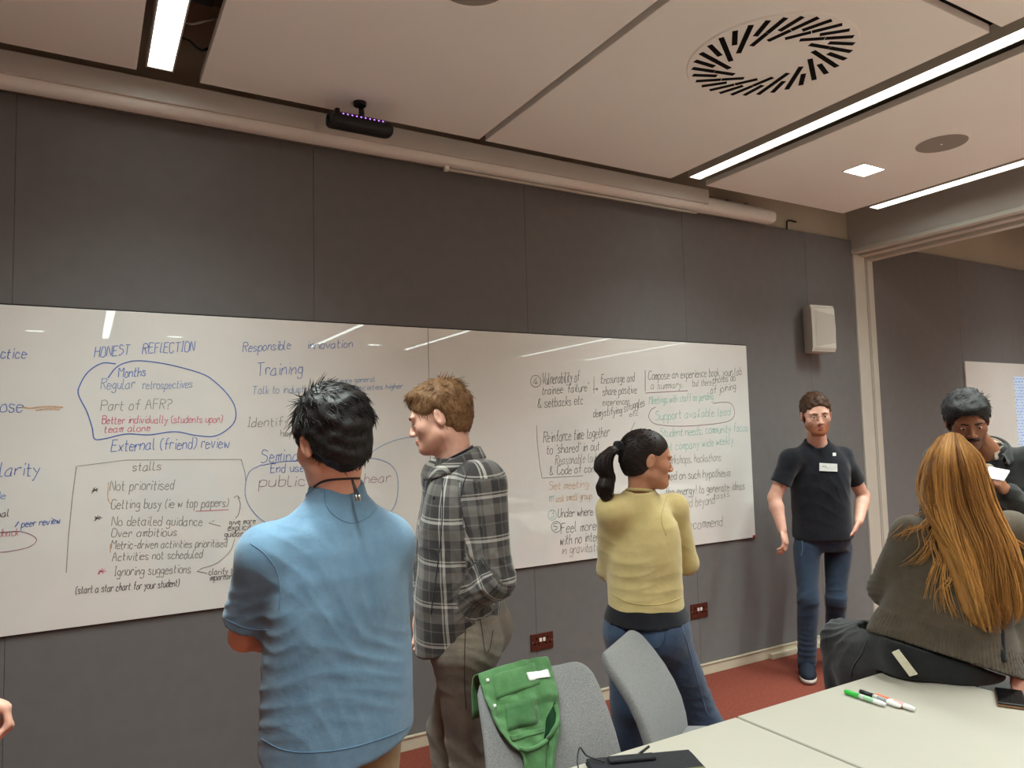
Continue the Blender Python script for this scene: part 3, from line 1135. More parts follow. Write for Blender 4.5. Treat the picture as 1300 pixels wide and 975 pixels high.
def nets(fn, lo, hi, h):
    """surface nets with sparse evaluation"""
    lo, hi = np.array(lo, float), np.array(hi, float)
    B = 4
    nb = np.ceil((hi - lo) / (B * h)).astype(int) + 1
    s = B * h
    bx = [lo[i] + (np.arange(nb[i]) + 0.5) * s - 0.5 * h for i in range(3)]
    G = np.stack(np.meshgrid(*bx, indexing='ij'), -1).reshape(-1, 3)
    dc = np.concatenate([fn(c) for c in np.array_split(G, max(1, len(G) // 60000))]).reshape(nb)
    act = np.abs(dc) < s * 1.1
    D = np.repeat(np.repeat(np.repeat(np.where(dc < 0, -1.0, 1.0).astype(np.float32), B, 0), B, 1), B, 2)
    idx = np.argwhere(act)
    o = np.stack(np.meshgrid(np.arange(B), np.arange(B), np.arange(B), indexing='ij'), -1).reshape(-1, 3)
    ii = (idx[:, None, :] * B + o[None]).reshape(-1, 3)
    P = lo + ii * h
    val = np.concatenate([fn(c) for c in np.array_split(P, max(1, len(P) // 60000))])
    D[ii[:, 0], ii[:, 1], ii[:, 2]] = val
    ins = D < 0
    c8 = [(i, j, k) for i in (0, 1) for j in (0, 1) for k in (0, 1)]
    n = np.array(D.shape) - 1
    cnt = np.zeros(n, np.int8)
    for (i, j, k) in c8:
        cnt += ins[i:i + n[0], j:j + n[1], k:k + n[2]]
    cells = np.argwhere((cnt > 0) & (cnt < 8))
    vid = np.full(n, -1, np.int32)
    vid[cells[:, 0], cells[:, 1], cells[:, 2]] = np.arange(len(cells))
    acc = np.zeros((len(cells), 3))
    num = np.zeros(len(cells))
    for a in range(8):
        for b in range(a + 1, 8):
            ca, cb = np.array(c8[a]), np.array(c8[b])
            if np.abs(ca - cb).sum() != 1:
                continue
            pa, pb = cells + ca, cells + cb
            va = D[pa[:, 0], pa[:, 1], pa[:, 2]]
            vb = D[pb[:, 0], pb[:, 1], pb[:, 2]]
            m = (va < 0) != (vb < 0)
            t = np.where(m, va / np.where(m, va - vb, 1), 0)
            acc += np.where(m[:, None], ca + t[:, None] * (cb - ca), 0)
            num += m
    V = lo + (cells + acc / np.maximum(num, 1)[:, None]) * h
    quads = []
    for ax in range(3):
        u, w = (ax + 1) % 3, (ax + 2) % 3
        sl0 = [slice(1, n[i]) for i in range(3)]
        sl0[ax] = slice(0, n[ax])
        sl1 = list(sl0)
        sl1[ax] = slice(1, n[ax] + 1)
        A_, B_ = ins[tuple(sl0)], ins[tuple(sl1)]
        e = np.argwhere(A_ != B_)
        if not len(e):
            continue
        flip = A_[e[:, 0], e[:, 1], e[:, 2]]
        base = e + 1
        base[:, ax] -= 1
        du, dw = np.zeros(3, int), np.zeros(3, int)
        du[u], dw[w] = 1, 1
        q = []
        for off in (-du - dw, -dw, 0 * du, -du):
            c = base + off
            q.append(vid[c[:, 0], c[:, 1], c[:, 2]])
        q = np.stack(q, 1)
        q[~flip] = q[~flip][:, ::-1]
        quads.append(q)
    F = np.concatenate(quads)
    F = F[(F >= 0).all(1)]
    return V, F


def vnormals(V, F):
    a, b, c, d = (V[F[:, i]] for i in range(4))
    fn = np.cross(c - a, d - b)
    N = np.zeros_like(V)
    for i in range(4):
        for k in range(3):
            N[:, k] += np.bincount(F[:, i], fn[:, k], len(V))
    return N / np.maximum(np.linalg.norm(N, axis=1), 1e-12)[:, None]


def lap(V, F, it=1, lam=0.5):
    E = np.concatenate([F[:, [0, 1]], F[:, [1, 2]], F[:, [2, 3]], F[:, [3, 0]]])
    for _ in range(it):
        S = np.zeros_like(V)
        n = np.bincount(E[:, 0], minlength=len(V)) + np.bincount(E[:, 1], minlength=len(V))
        for k in range(3):
            S[:, k] = np.bincount(E[:, 0], V[E[:, 1], k], len(V)) + np.bincount(E[:, 1], V[E[:, 0], k], len(V))
        V = V + lam * (S / np.maximum(n, 1)[:, None] - V)
    return V


def np_mesh(name, V, F, mat, parent, attrs=None, smooth=True):
    me = bpy.data.meshes.new(name)
    me.vertices.add(len(V))
    me.vertices.foreach_set('co', np.asarray(V, np.float32).ravel())
    k = F.shape[1]
    me.loops.add(len(F) * k)
    me.loops.foreach_set('vertex_index', np.asarray(F, np.int32).ravel())
    me.polygons.add(len(F))
    me.polygons.foreach_set('loop_start', np.arange(0, len(F) * k, k, dtype=np.int32))
    me.polygons.foreach_set('loop_total', np.full(len(F), k, np.int32))
    me.polygons.foreach_set('use_smooth', np.full(len(F), smooth, bool))
    me.update(calc_edges=True)
    for an, arr in (attrs or {}).items():
        arr = np.asarray(arr, np.float32)
        if arr.ndim == 1:
            a = me.attributes.new(an, 'FLOAT', 'POINT')
            a.data.foreach_set('value', arr)
        else:
            a = me.attributes.new(an, 'FLOAT_VECTOR', 'POINT')
            a.data.foreach_set('vector', arr.ravel())
    return link_mesh(name, me, mat, parent, world=True)


class Noise3:
    def __init__(self, seed, scale, n=14, aniso=(1, 1, 1)):
        r = np.random.RandomState(seed)
        self.k = r.normal(size=(n, 3)) * np.array(aniso) * scale
        self.p = r.uniform(0, 6.28, n)
        self.a = 1.0 / math.sqrt(n / 2)

    def __call__(self, P):
        out = np.zeros(len(P))
        for k, p in zip(self.k, self.p):
            out += np.sin(P @ k + p)
        return out * self.a


class Folds:
    """creases: list of (centre, direction across the folds, wavelength, amplitude, reach)"""

    gain = 0.75

    def __init__(self, items, seed=1, base=0.0015, bscale=18.0):
        self.items = items
        self.n1 = Noise3(seed, 7.0)
        self.n2 = Noise3(seed + 1, bscale)
        self.base = base

    def __call__(self, P, N):
        w = self.n1(P)
        d = self.base * self.n2(P)
        for (c, dr, wl, am, reach) in self.items:
            c, dr = np.array(c, float), nrm(dr)
            g = np.exp(-(((P - c) ** 2).sum(1)) / (reach * reach))
            ph = ((P - c) @ dr) / wl + 0.85 * w
            rr = np.abs(np.sin(math.pi * ph)) ** 0.7 - 0.6
            d = d - self.gain * am * g * rr
        return d


def build(name, sdf, lo, hi, h, mat, parent, folds=None, smooth_it=1, attr=None):
    V, F = nets(sdf, lo, hi, h)
    if smooth_it:
        V = lap(V, F, smooth_it)
    N = vnormals(V, F)
    if folds is not None:
        V = V + N * folds(V, N)[:, None]
    at = attr(V, N) if attr else None
    o = np_mesh(name, V, F, mat, parent, at)
    o['_bvh'] = 0
    del o['_bvh']
    BV[o.name] = (V, F)
    return o


BV = {}


def bvh_of(o):
    V, F = BV[o.name]
    return BVHTree.FromPolygons([tuple(v) for v in V], [tuple(int(i) for i in f) for f in F])


def drop(bv, px, py, off=0.002):
    """where the sight line of a photo point meets a surface (a real point on that surface)"""
    d = CF + CR * ((px - 650.0) / FPX) - CU * ((py - 487.5) / FPX)
    d = nrm(d)
    loc, n, i, dist = bv.ray_cast(Vector(CAM_LOC), Vector(d))
    if loc is None:
        return None, None
    if n.dot(Vector(d)) > 0:
        n = -n
    return np.array(loc + n * off), np.array(n)


def seam(name, bv, pts, r, mat, parent, off=0.0005, n=6):
    P = []
    for p in catmull([(a, b, 0) for a, b in pts], 5):
        q, _ = drop(bv, p[0], p[1], off)
        if q is not None:
            P.append(q)
    if len(P) > 2:
        return MB().tube(P, r, n).obj(name, mat, parent, world=True)


# ------------------------------------------------------------------ materials for people
def skin_mat(name, col, lip, stub=None):
    t = NT(name)
    v = t.coord()
    f = t.noise(v, 40, 4)
    c0 = tuple(x * 0.93 for x in col[:3]) + (1,)
    c1 = tuple(min(1, x * 1.06) for x in col[:3]) + (1,)
    base = t.ramp(f, c0, c1)
    a = t.n('ShaderNodeAttribute', attribute_name='lip')
    base = t.mix(a.outputs['Fac'], base, lip)
    if stub:
        s = t.n('ShaderNodeAttribute', attribute_name='stubble')
        base = t.mix(t.math('MULTIPLY', s.outputs['Fac'], 1.0), base, stub)
    t.l(base, t.b.inputs['Base Color'])
    t.b.inputs['Roughness'].default_value = 0.5
    t.b.inputs['Specular IOR Level'].default_value = 0.35
    t.b.inputs['Subsurface Weight'].default_value = 0.12
    t.b.inputs['Subsurface Radius'].default_value = (0.012, 0.005, 0.003)
    t.b.inputs['Subsurface Scale'].default_value = 0.5
    t.bump(t.noise(v, 500, 2), 0.08, 0.002)
    return t.m


def cloth_mat(name, c0, c1, scale=25.0, weave=700.0, rough=0.9, sheen=0.2, bump=0.25, spec=0.15):
    t = NT(name)
    v = t.coord()
    a = t.noise(v, scale, 5, 0.6)
    b = t.noise(v, weave, 2)
    c = t.mix(0.25, t.ramp(a, c0, c1, .3, .7), t.ramp(b, c0, c1, .3, .7))
    t.l(c, t.b.inputs['Base Color'])
    t.b.inputs['Roughness'].default_value = rough
    t.b.inputs['Specular IOR Level'].default_value = spec
    t.b.inputs['Sheen Weight'].default_value = sheen
    t.bump(t.math('ADD', b, t.math('MULTIPLY', t.noise(v, 60, 3), 1.5)), bump, 0.004)
    return t.m


def hair_mat(name, c0, c1, rough=0.38, scale=120):
    t = NT(name)
    v = t.coord()
    a = t.noise(v, scale, 3)
    t.l(t.ramp(a, c0, c1, .3, .7), t.b.inputs['Base Color'])
    t.b.inputs['Roughness'].default_value = rough
    t.b.inputs['Specular IOR Level'].default_value = 0.25
    t.bump(t.noise(v, 300, 2), 0.3, 0.004)
    return t.m


# ------------------------------------------------------------------ anatomy
def frame(az, pitch=0.0, roll=0.0):
    """columns right, forward, up; az measured from +Y towards +X; pitch>0 looks up; roll>0 tilts to own right"""
    f = np.array([math.sin(az), math.cos(az), 0])
    r = np.array([math.cos(az), -math.sin(az), 0])
    u = np.array([0, 0, 1.0])
    cp, sp = math.cos(pitch), math.sin(pitch)
    f, u = f * cp + u * sp, u * cp - f * sp
    cr, sr = math.cos(roll), math.sin(roll)
    r, u = r * cr - u * sr, u * cr + r * sr
    return np.stack([r, f, u], 1)


def head_sdf(S0, c, R, s=1.0, fem=False):
    c = np.array(c, float)
    S = Sdf()
    S0.addb(S, c, 0.21 * s, 0.0)

    def T(x, y, z):
        return c + R @ (np.array([x, y, z]) * s)

    def E(x, y, z, a, b, d, k=0.02):
        S.add(ell(T(x, y, z), np.array([a, b, d]) * s, R), k)
    j = 0.92 if fem else 1.0
    E(0, -0.018, 0.045, 0.076, 0.096, 0.077, 0.0)
    E(0, 0.03, 0.005, 0.066 * j, 0.062, 0.085, 0.03)
    E(0, 0.032, -0.058, 0.054 * j, 0.052, 0.048 * j, 0.03)
    S.add(cone(T(-0.05 * j, 0.0, -0.06), T(-0.016, 0.062, -0.094), 0.02 * s, 0.02 * s), 0.03)
    S.add(cone(T(0.05 * j, 0.0, -0.06), T(0.016, 0.062, -0.094), 0.02 * s, 0.02 * s), 0.03)
    E(0, 0.078, -0.094, 0.02, 0.018, 0.017, 0.02)
    for q in (-1, 1):
        E(q * 0.042, 0.055, -0.022, 0.024, 0.024, 0.022, 0.02)
        E(q * 0.03, 0.081, 0.021, 0.026, 0.012, 0.009, 0.012)
    for q in (-1, 1):
        S.cut(ell(T(q * 0.031, 0.102, 0.001), np.array([0.018, 0.016, 0.011]) * s, R), 0.012)
    S.add(cone(T(0, 0.086, 0.012), T(0, 0.107, -0.033), 0.0075 * s, 0.0105 * s), 0.012)
    for q in (-1, 1):
        E(q * 0.0125, 0.1, -0.037, 0.008, 0.0095, 0.0075, 0.006)
        E(q * 0.031, 0.081, 0.0085, 0.0145, 0.012, 0.0055, 0.006)
        E(q * 0.031, 0.080, -0.009, 0.0135, 0.011, 0.004, 0.006)
    E(0, 0.094, -0.060, 0.022, 0.0085, 0.005, 0.008)
    E(0, 0.092, -0.071, 0.019, 0.0095, 0.006, 0.006)
    for q in (-1, 1):
        Re = R @ np.array(Euler((math.radians(-12), 0, math.radians(q * -22))).to_matrix())
        S.add(ell(T(q * 0.079, -0.012, -0.004), np.array([0.0085, 0.019, 0.031]) * s, Re), 0.008)
        S.cut(ell(T(q * 0.0885, -0.006, -0.002), np.array([0.006, 0.0105, 0.018]) * s, Re), 0.006)
        S.add(ell(T(q * 0.082, 0.0, -0.004), np.array([0.005, 0.004, 0.008]) * s, Re), 0.005)
    return T


def hand_sdf(S0, wrist, d, n, side, curl=0.5, s=1.0, spread=0.0, thumb=0.5):
    """d pointing direction, n out of the palm, side: +1 thumb on the +(d x n) side, else -1"""
    d, n = nrm(d), nrm(n)
    n = nrm(n - d * (n @ d))
    u = np.cross(d, n) * side
    wrist = np.array(wrist, float)
    S = Sdf()
    S0.addb(S, wrist + d * 0.08 * s, 0.19 * s, 0.015)
    R = np.stack([u, d, n], 1)
    S.add(ell(wrist + d * 0.05 * s, np.array([0.04, 0.05, 0.015]) * s, R), 0.02)
    S.add(ell(wrist + d * 0.035 * s + u * 0.022 * s + n * 0.006 * s, np.array([0.018, 0.03, 0.014]) * s, R), 0.015)
    L = [(0.026, 0.040, 0.024, 0.020), (0.009, 0.044, 0.028, 0.021), (-0.009, 0.041, 0.026, 0.020), (-0.026, 0.032, 0.020, 0.018)]
    for i, (ux, l1, l2, l3) in enumerate(L):
        p = wrist + (d * (0.088 - abs(i - 1.2) * 0.004) + u * ux) * s
        dirv = nrm(d + u * spread * (1.2 - i) * 0.25)
        ang = 0.0
        r = 0.0088 * s
        S.add(cone(p - d * 0.02 * s, p, 0.0095 * s, 0.0095 * s), 0.01)
        for k, l in enumerate((l1, l2, l3)):
            ang += curl * (0.9, 1.1, 0.7)[k]
            dd = nrm(dirv * math.cos(ang) + n * math.sin(ang))
            q = p + dd * l * s
            S.add(cone(p, q, r, r * 0.92), 0.004)
            p, r = q, r * 0.92
    p = wrist + (d * 0.025 + u * 0.03) * s
    dirs = [nrm(u * 0.75 + d * 0.75 + n * 0.35), nrm(u * 0.35 + d * 0.95 + n * (0.3 + thumb)), nrm(u * 0.1 + d * 0.9 + n * (0.3 + thumb * 1.3))]
    r = 0.0115 * s
    for dd, l in zip(dirs, (0.036, 0.032, 0.026)):
        q = p + dd * l * s
        S.add(cone(p, q, r, r * 0.9), 0.008)
        p, r = q, r * 0.9


TORSO_M = dict(z=[-0.10, 0.0, 0.12, 0.22, 0.34, 0.42, 0.50, 0.535], a=[0.15, 0.168, 0.150, 0.152, 0.170, 0.165, 0.11, 0.06], b=[0.10, 0.115, 0.105, 0.105, 0.118, 0.105, 0.07, 0.055])
TORSO_F = dict(z=[-0.10, 0.0, 0.12, 0.22, 0.34, 0.42, 0.50, 0.535], a=[0.15, 0.165, 0.132, 0.128, 0.145, 0.138, 0.09, 0.05], b=[0.105, 0.115, 0.092, 0.092, 0.112, 0.092, 0.06, 0.048])


class Person:
    def __init__(self, label, neck, pelvis, az, head, hR, s=1.0, fem=False, sh=None, sh_l=None, sh_r=None, hs=1.0):
        self.neck, self.pelvis = np.array(neck), np.array(pelvis)
        self.s, self.fem, self.hs = s, fem, hs
        ax = nrm(self.neck - self.pelvis)
        r = np.array([math.cos(az), -math.sin(az), 0])
        r = nrm(r - ax * (r @ ax))
        f = np.cross(ax, r)
        self.R = np.stack([r, f, ax], 1)
        self.r, self.f, self.up = r, f, ax
        self.Lt = np.linalg.norm(self.neck - self.pelvis)
        self.az = az
        self.head, self.hR = np.array(head), hR
        w = sh if sh else (0.165 if fem else 0.19) * s
        self.shl = np.array(sh_l) if sh_l is not None else self.neck - r * w - ax * 0.065 * s
        self.shr = np.array(sh_r) if sh_r is not None else self.neck + r * w - ax * 0.065 * s
        self.e = empty('person', (float(self.pelvis[0]), float(self.pelvis[1]), 0.0), 0.0, label=label, cat='person', group='people')
        self.g = {}

    def torso(self, extra_a=0.0, extra_b=0.0, mul=None, n=2.4, zlo=None, cy=None):
        T = TORSO_F if self.fem else TORSO_M
        k = self.Lt / 0.535
        z = np.array(T['z']) * k
        a = np.array(T['a']) * self.s + extra_a
        b = np.array(T['b']) * self.s + extra_b
        return loft(self.pelvis, self.R, z, a, b, cy=cy, n=n)

    def P(self, x, y, z):
        """local torso coordinates: right, forward, up from the pelvis"""
        return self.pelvis + self.R @ np.array([x, y, z])

    def body(self, mat, arms, h=0.0042, legs=True, stub=None, hands=True):
        """arms: list of (shoulder, elbow, wrist, hand direction, palm normal, side, curl) or None"""
        S = Sdf()
        s = self.s
        T = head_sdf(S, self.head, self.hR, self.hs, self.fem)
        self.T = T
        nr = 0.046 if self.fem else 0.053
        S.add(cone(T(0, -0.036, -0.045), self.neck + self.f * 0.012 * s - self.up * 0.02, nr * s, (nr + 0.006) * s), 0.03)
        S.add(self.torso(-0.03, -0.03), 0.04)
        for sh in (self.shl, self.shr):
            S.add(cone(self.neck - self.up * 0.06 * s, sh - self.up * 0.01, 0.03 * s, 0.04 * s), 0.04)
        pts = [self.head, self.neck, self.pelvis]
        af = 0.85 if self.fem else 1.0
        for A in arms:
            if A is None:
                continue
            sh, el, wr, hd, pn, side, curl = A
            S.add(cone(sh, el, 0.046 * s * af, 0.040 * s * af), 0.03)
            m = np.array(el) + (np.array(wr) - np.array(el)) * 0.3
            S.add(cone(el, m, 0.040 * s * af, 0.042 * s * af), 0.015)
            S.add(cone(m, wr, 0.042 * s * af, 0.027 * s * af), 0.015)
            if hands:
                hand_sdf(S, wr, hd, pn, side, curl, 0.97 * s * af)
            pts += [sh, el, wr, np.array(wr) + nrm(hd) * 0.16]
        pts = np.array(pts)
        lo, hi = pts.min(0) - 0.2, pts.max(0) + 0.2
        lo[2] = max(lo[2], self.pelvis[2] - 0.14)
        c, R, hs = self.head, self.hR, self.hs

        def attr(V, N):
            q = (V - c) @ R / hs
            lip = np.exp(-(q[:, 0] / 0.021) ** 4 - ((q[:, 2] + 0.0655) / 0.0105) ** 4) * (q[:, 1] > 0.075)
            st = np.zeros(len(V))
            if stub:
                y0 = stub
                st = np.clip((-0.035 - q[:, 2]) / 0.02, 0, 1) * np.clip((q[:, 2] + 0.135) / 0.02, 0, 1) * (q[:, 1] > -0.005) * (np.abs(q[:, 0]) < 0.09) * y0
                st = st * (1 - lip)
                # cheeks stay clear
                st *= 1 - np.exp(-((np.abs(q[:, 0]) - 0.035) / 0.02) ** 2 - ((q[:, 2] + 0.03) / 0.02) ** 2)
            return {'lip': lip, 'stubble': st}
        o = build('body', S, lo, hi, h, mat, self.e, None, 1, attr)
        self.g['body'] = o
        return o

    def eyes(self, iris=rgb(60, 44, 34)):
        T = self.T
        we = MATS.get('eye_white') or simple('eye_white', rgb(214, 206, 200), 0.25, 0.5)
        im = MATS.get('eye_iris') or simple('eye_iris', iris, 0.2, 0.5)
        for q in (-1, 1):
            bm = bmesh.new()
            bmesh.ops.create_uvsphere(bm, u_segments=14, v_segments=10, radius=0.0118 * self.hs)
            o = bm_obj('eye', bm, we, self.e, smooth=True)
            o.parent = self.e
            o.matrix_parent_inverse = Matrix.Translation(self.e.location).inverted()
            o.location = T(q * 0.031, 0.0772, 0.0)
            bm = bmesh.new()
            bmesh.ops.create_uvsphere(bm, u_segments=10, v_segments=8, radius=0.0062 * self.hs)
            i = bm_obj('iris', bm, im, o, smooth=True)
            i.location = Vector(self.hR @ np.array([0, 0.0072, -0.002])) * self.hs

    def brows(self, mat, th=0.0032, slant=0.0):
        for q in (-1, 1):
            P = [self.T(q * 0.012, 0.0975, 0.017), self.T(q * 0.026, 0.097, 0.0215 + slant), self.T(q * 0.04, 0.088, 0.020 + slant), self.T(q * 0.05, 0.076, 0.014)]
            MB().tube(catmull(P, 4), [0.0028 + th * 0.4] + [th] * 11 + [0.001], 6).obj('eyebrow', mat, self.e, world=True)

    def trousers(self, mat, hipl, hipr, kneel, kneer, ankl, ankr, r=(0.092, 0.07, 0.058), top=0.10, h=0.0065, folds=None, seat=1.0, name='trousers', ea=0.012):
        S = Sdf()
        s = self.s
        k = self.Lt / 0.535
        zz = np.array([-0.12, -0.04, 0.03, 0.09, top + 0.02]) * k
        w = 0.95 if self.fem else 1.0
        S.add(loft(self.pelvis, self.R, zz, np.array([0.13, 0.168, 0.168, 0.155, 0.15]) * s * w + ea, np.array([0.08, 0.112, 0.115, 0.108, 0.105]) * s + ea), 0.0)
        for hp, kn, an, q in ((hipl, kneel, ankl, -1), (hipr, kneer, ankr, 1)):
            hp, kn, an = np.array(hp), np.array(kn), np.array(an)
            S.add(cone(hp, kn, r[0] * s, r[1] * s), 0.04)
            S.add(cone(kn, an, r[1] * s, r[2] * s), 0.02)
            S.add(ell(self.P(q * 0.07 * s, -0.055 * s, -0.035 * s), np.array([0.082, 0.085, 0.09]) * s * seat, self.R), 0.05)
        S.keep(plane(self.P(0, 0, top * k), self.up))
        pts = np.array([hipl, hipr, kneel, kneer, ankl, ankr, self.P(0, 0, top * k)])
        lo, hi = pts.min(0) - 0.2, pts.max(0) + 0.2
        lo[2] = min(np.array(ankl)[2], np.array(ankr)[2]) - 0.02
        for an, kn in ((ankl, kneel), (ankr, kneer)):
            pass
        o = build(name, S, lo, hi, h, mat, self.e, folds, 1)
        self.g[name] = o
        return o

    def shoe(self, ank, az, mat, sole_mat, L=0.28):
        """ank: ankle point; shoe on the floor under it"""
        a = np.array(ank, float)
        f = np.array([math.sin(az), math.cos(az), 0])
        r = np.array([math.cos(az), -math.sin(az), 0])
        R = np.stack([r, f, np.array([0, 0, 1.0])], 1)
        o = np.array([a[0], a[1], 0.0]) - f * 0.06
        S = Sdf()
        S.add(ell(o + f * 0.03 + [0, 0, 0.05], (0.038, 0.06, 0.05), R), 0)
        S.add(ell(o + f * 0.16 + [0, 0, 0.035], (0.046, 0.085, 0.04), R), 0.05)
        S.add(ell(o + f * 0.09 + [0, 0, 0.045], (0.040, 0.09, 0.052), R), 0.04)
        S.add(cone(o + f * 0.045 + [0, 0, 0.06], o + f * 0.05 + [0, 0, 0.115], 0.045, 0.043), 0.03)
        S.keep(plane((0, 0, 0.026), (0, 0, -1)))
        sh = build('shoe', S, o - [0.3, 0.3, 0.05], o + [0.3, 0.3, 0.2], 0.005, mat, self.e)
        S = Sdf()
        S.add(ell(o + f * 0.035 + [0, 0, 0.018], (0.043, 0.072, 0.03), R), 0)
        S.add(ell(o + f * 0.155 + [0, 0, 0.018], (0.05, 0.1, 0.03), R), 0.05)
        S.keep(plane((0, 0, 0.003), (0, 0, -1)))
        S.keep(plane((0, 0, 0.030), (0, 0, 1)))
        so = build('sole', S, o - [0.3, 0.3, 0.05], o + [0.3, 0.3, 0.2], 0.005, sole_mat, self.e)
        mb = MB()
        for i in range(4):
            c = o + f * (0.095 + 0.022 * i) + np.array([0, 0, 0.098 - 0.011 * i])
            mb.tube([c - r * 0.024 - [0, 0, 0.01], c, c + r * 0.024 - [0, 0, 0.01]], 0.003, 5)
        mb.obj('laces', sole_mat if False else mat, self.e, world=True)


def strands(name, parent, mat, roots, paths, r0=0.0012, n=3, extra=None):
    """one mesh of fine tapered locks; paths: list of point lists"""
    V, F = [], []
    for P in paths:
        m = len(P)
        rad = [r0 * (1 - 0.8 * (i / (m - 1)) ** 1.5) for i in range(m)]
        v, f = tube_data(P, rad, n, cap=False)
        o = len(V)
        V += [tuple(x) for x in v]
        F += [tuple(i + o for i in q) for q in f]
    return V, F


def short_hair(person, mat, S, lo, hi, count, length, comb, lift=0.35, h=0.0045, r0=0.0016, seed=1, amp=0.004, fscale=60, grav=0.0):
    """a solid hair cap with fine locks growing out of it"""
    V, Fq = nets(S, lo, hi, h)
    V = lap(V, Fq, 1)
    N = vnormals(V, Fq)
    ns = Noise3(seed, fscale)
    V = V + N * (amp * ns(V))[:, None]
    rs = np.random.RandomState(seed)
    c, R = person.head, person.hR
    cand = rs.choice(len(V), min(count, len(V)), replace=False)
    paths = []
    for i in cand:
        p, n = V[i], N[i]
        q = (p - c) @ R
        if q[2] < -0.10:
            continue
        t = comb(q)
        t = R @ np.array(t, float)
        t = nrm(t - n * (t @ n) + rs.normal(size=3) * 0.14)
        L = length(q) * rs.uniform(0.6, 1.2)
        P = [p - n * 0.003]
        dv = nrm(t + n * lift * rs.uniform(0.3, 1.4))
        for k in range(4):
            P.append(P[-1] + dv * L / 4)
            dv = nrm(dv - n * lift * 0.55 + np.array([0, 0, -grav]))
        paths.append(P)
    v2, f2 = strands('hair', person.e, mat, None, paths, r0)
    Vv = np.concatenate([V, np.array(v2)]) if len(v2) else V
    F = np.concatenate([Fq, np.array(f2) + len(V)]) if len(f2) else Fq
    return np_mesh('hair', Vv, F, mat, person.e)

# ================================================================== people
SK_A = skin_mat('skin_warm', rgb(226, 170, 142), rgb(176, 100, 92), rgb(150, 108, 86))
SK_B = skin_mat('skin_fair', rgb(226, 174, 152), rgb(186, 112, 104), rgb(164, 100, 66))
SK_C = skin_mat('skin_tan', rgb(194, 136, 106), rgb(150, 84, 76), rgb(120, 84, 66))
SK_D = skin_mat('skin_brown', rgb(140, 92, 66), rgb(108, 62, 54), rgb(46, 34, 28))
H_BLACK = hair_mat('hair_black', rgb(16, 14, 14), rgb(38, 33, 30), 0.5)
H_BROWN = hair_mat('hair_light_brown', rgb(92, 64, 40), rgb(134, 98, 64), 0.65)
H_DARK = hair_mat('hair_dark_brown', rgb(24, 17, 15), rgb(50, 36, 30), 0.46)
H_CHEST = hair_mat('hair_chestnut', rgb(50, 32, 22), rgb(88, 58, 40), 0.5)
H_GREY = hair_mat('hair_greying', rgb(18, 17, 17), rgb(52, 49, 47), 0.6)
H_RED = hair_mat('hair_copper', rgb(128, 78, 30), rgb(212, 152, 80), 0.34, 200)
M_SHOEB = simple('shoe_navy', rgb(34, 38, 50), 0.8, 0.2, var=0.2, nscale=80)
M_SOLEW = simple('shoe_sole', rgb(196, 182, 172), 0.7, 0.2)


def cap(p, th=0.014, face=(0.083, -0.015, 0.074, 0.072, 0.085), nape=-0.06, top=0.0, side=0.0, ears=True, fringe=0.0):
    """short hair volume around the skull; face: y, z, rx, ry, rz of the part left bare"""
    T, R, s = p.T if hasattr(p, 'T') else None, p.hR, p.hs
    c = p.head

    def T(x, y, z):
        return c + R @ (np.array([x, y, z]) * s)
    S = Sdf()
    S.add(ell(T(0, -0.018, 0.045 + top * 0.5), np.array([0.076 + th + side, 0.097 + th, 0.078 + th + top]) * s, R), 0)
    S.add(ell(T(0, -0.045, -0.02), np.array([0.066 + side, 0.062 + th * 0.6, 0.07]) * s, R), 0.04)
    fy, fz, rx, ry, rz = face
    S.cut(ell(T(0, fy, fz), np.array([rx, ry, rz]) * s, R), 0.008)
    S.cut(ell(T(0, fy + 0.01, fz - 0.09), np.array([rx + 0.02, ry + 0.02, rz]) * s, R), 0.008)
    if ears:
        for q in (-1, 1):
            S.cut(ell(T(q * 0.095, 0.004, -0.026), np.array([0.036, 0.046, 0.060]) * s, R), 0.008)
    S.keep(plane(T(0, -0.06, nape), R @ np.array([0, 0.25, -1.0])), 0.01)
    lo = c - 0.19 * s
    hi = c + 0.19 * s
    return S, lo, hi


def stuff(o):
    o['kind'] = 'stuff'
    return o


# ---------------------------------------------------------------- man in the blue t-shirt (back view, nearest)
az = math.radians(-14)
N = W(428, 630, 1.87)
p = Person('person with short black hair in a loose blue t-shirt and khaki trousers, seen from behind', N, W(430, 888, 1.90), az,
           W(421, 562, 1.86), frame(math.radians(-14), math.radians(-9), math.radians(-3)), s=0.98, hs=1.0,
           sh_l=W(342, 702, 1.80), sh_r=W(490, 690, 1.97))
p1 = p
elL, wrL = W(311, 806, 1.88), W(385, 806, 2.12)
elR, wrR = W(496, 790, 2.14), W(420, 800, 2.18)
p.body(SK_A, [(p.shl, elL, wrL, W(470, 795, 2.2) - wrL, (0, 0, -1), 1, 0.4), (p.shr, elR, wrR, W(340, 790, 2.16) - wrR, (0, 0, -1), -1, 0.4)])
p.eyes()
M_BLUE = cloth_mat('blue_jersey', rgb(92, 122, 146), rgb(114, 146, 170), 14, 900, 0.92, 0.25, 0.3)
S = Sdf()
k = p.Lt / 0.535
zz = np.array([-0.145, -0.05, 0.05, 0.16, 0.28, 0.36, 0.42, 0.465, 0.50, 0.535, 0.57]) * k
S.add(loft(p.pelvis, p.R, zz, [0.200, 0.199, 0.194, 0.190, 0.186, 0.178, 0.165, 0.148, 0.105, 0.076, 0.066], [0.158, 0.158, 0.150, 0.138, 0.135, 0.126, 0.108, 0.088, 0.074, 0.066, 0.062], n=2.3), 0)
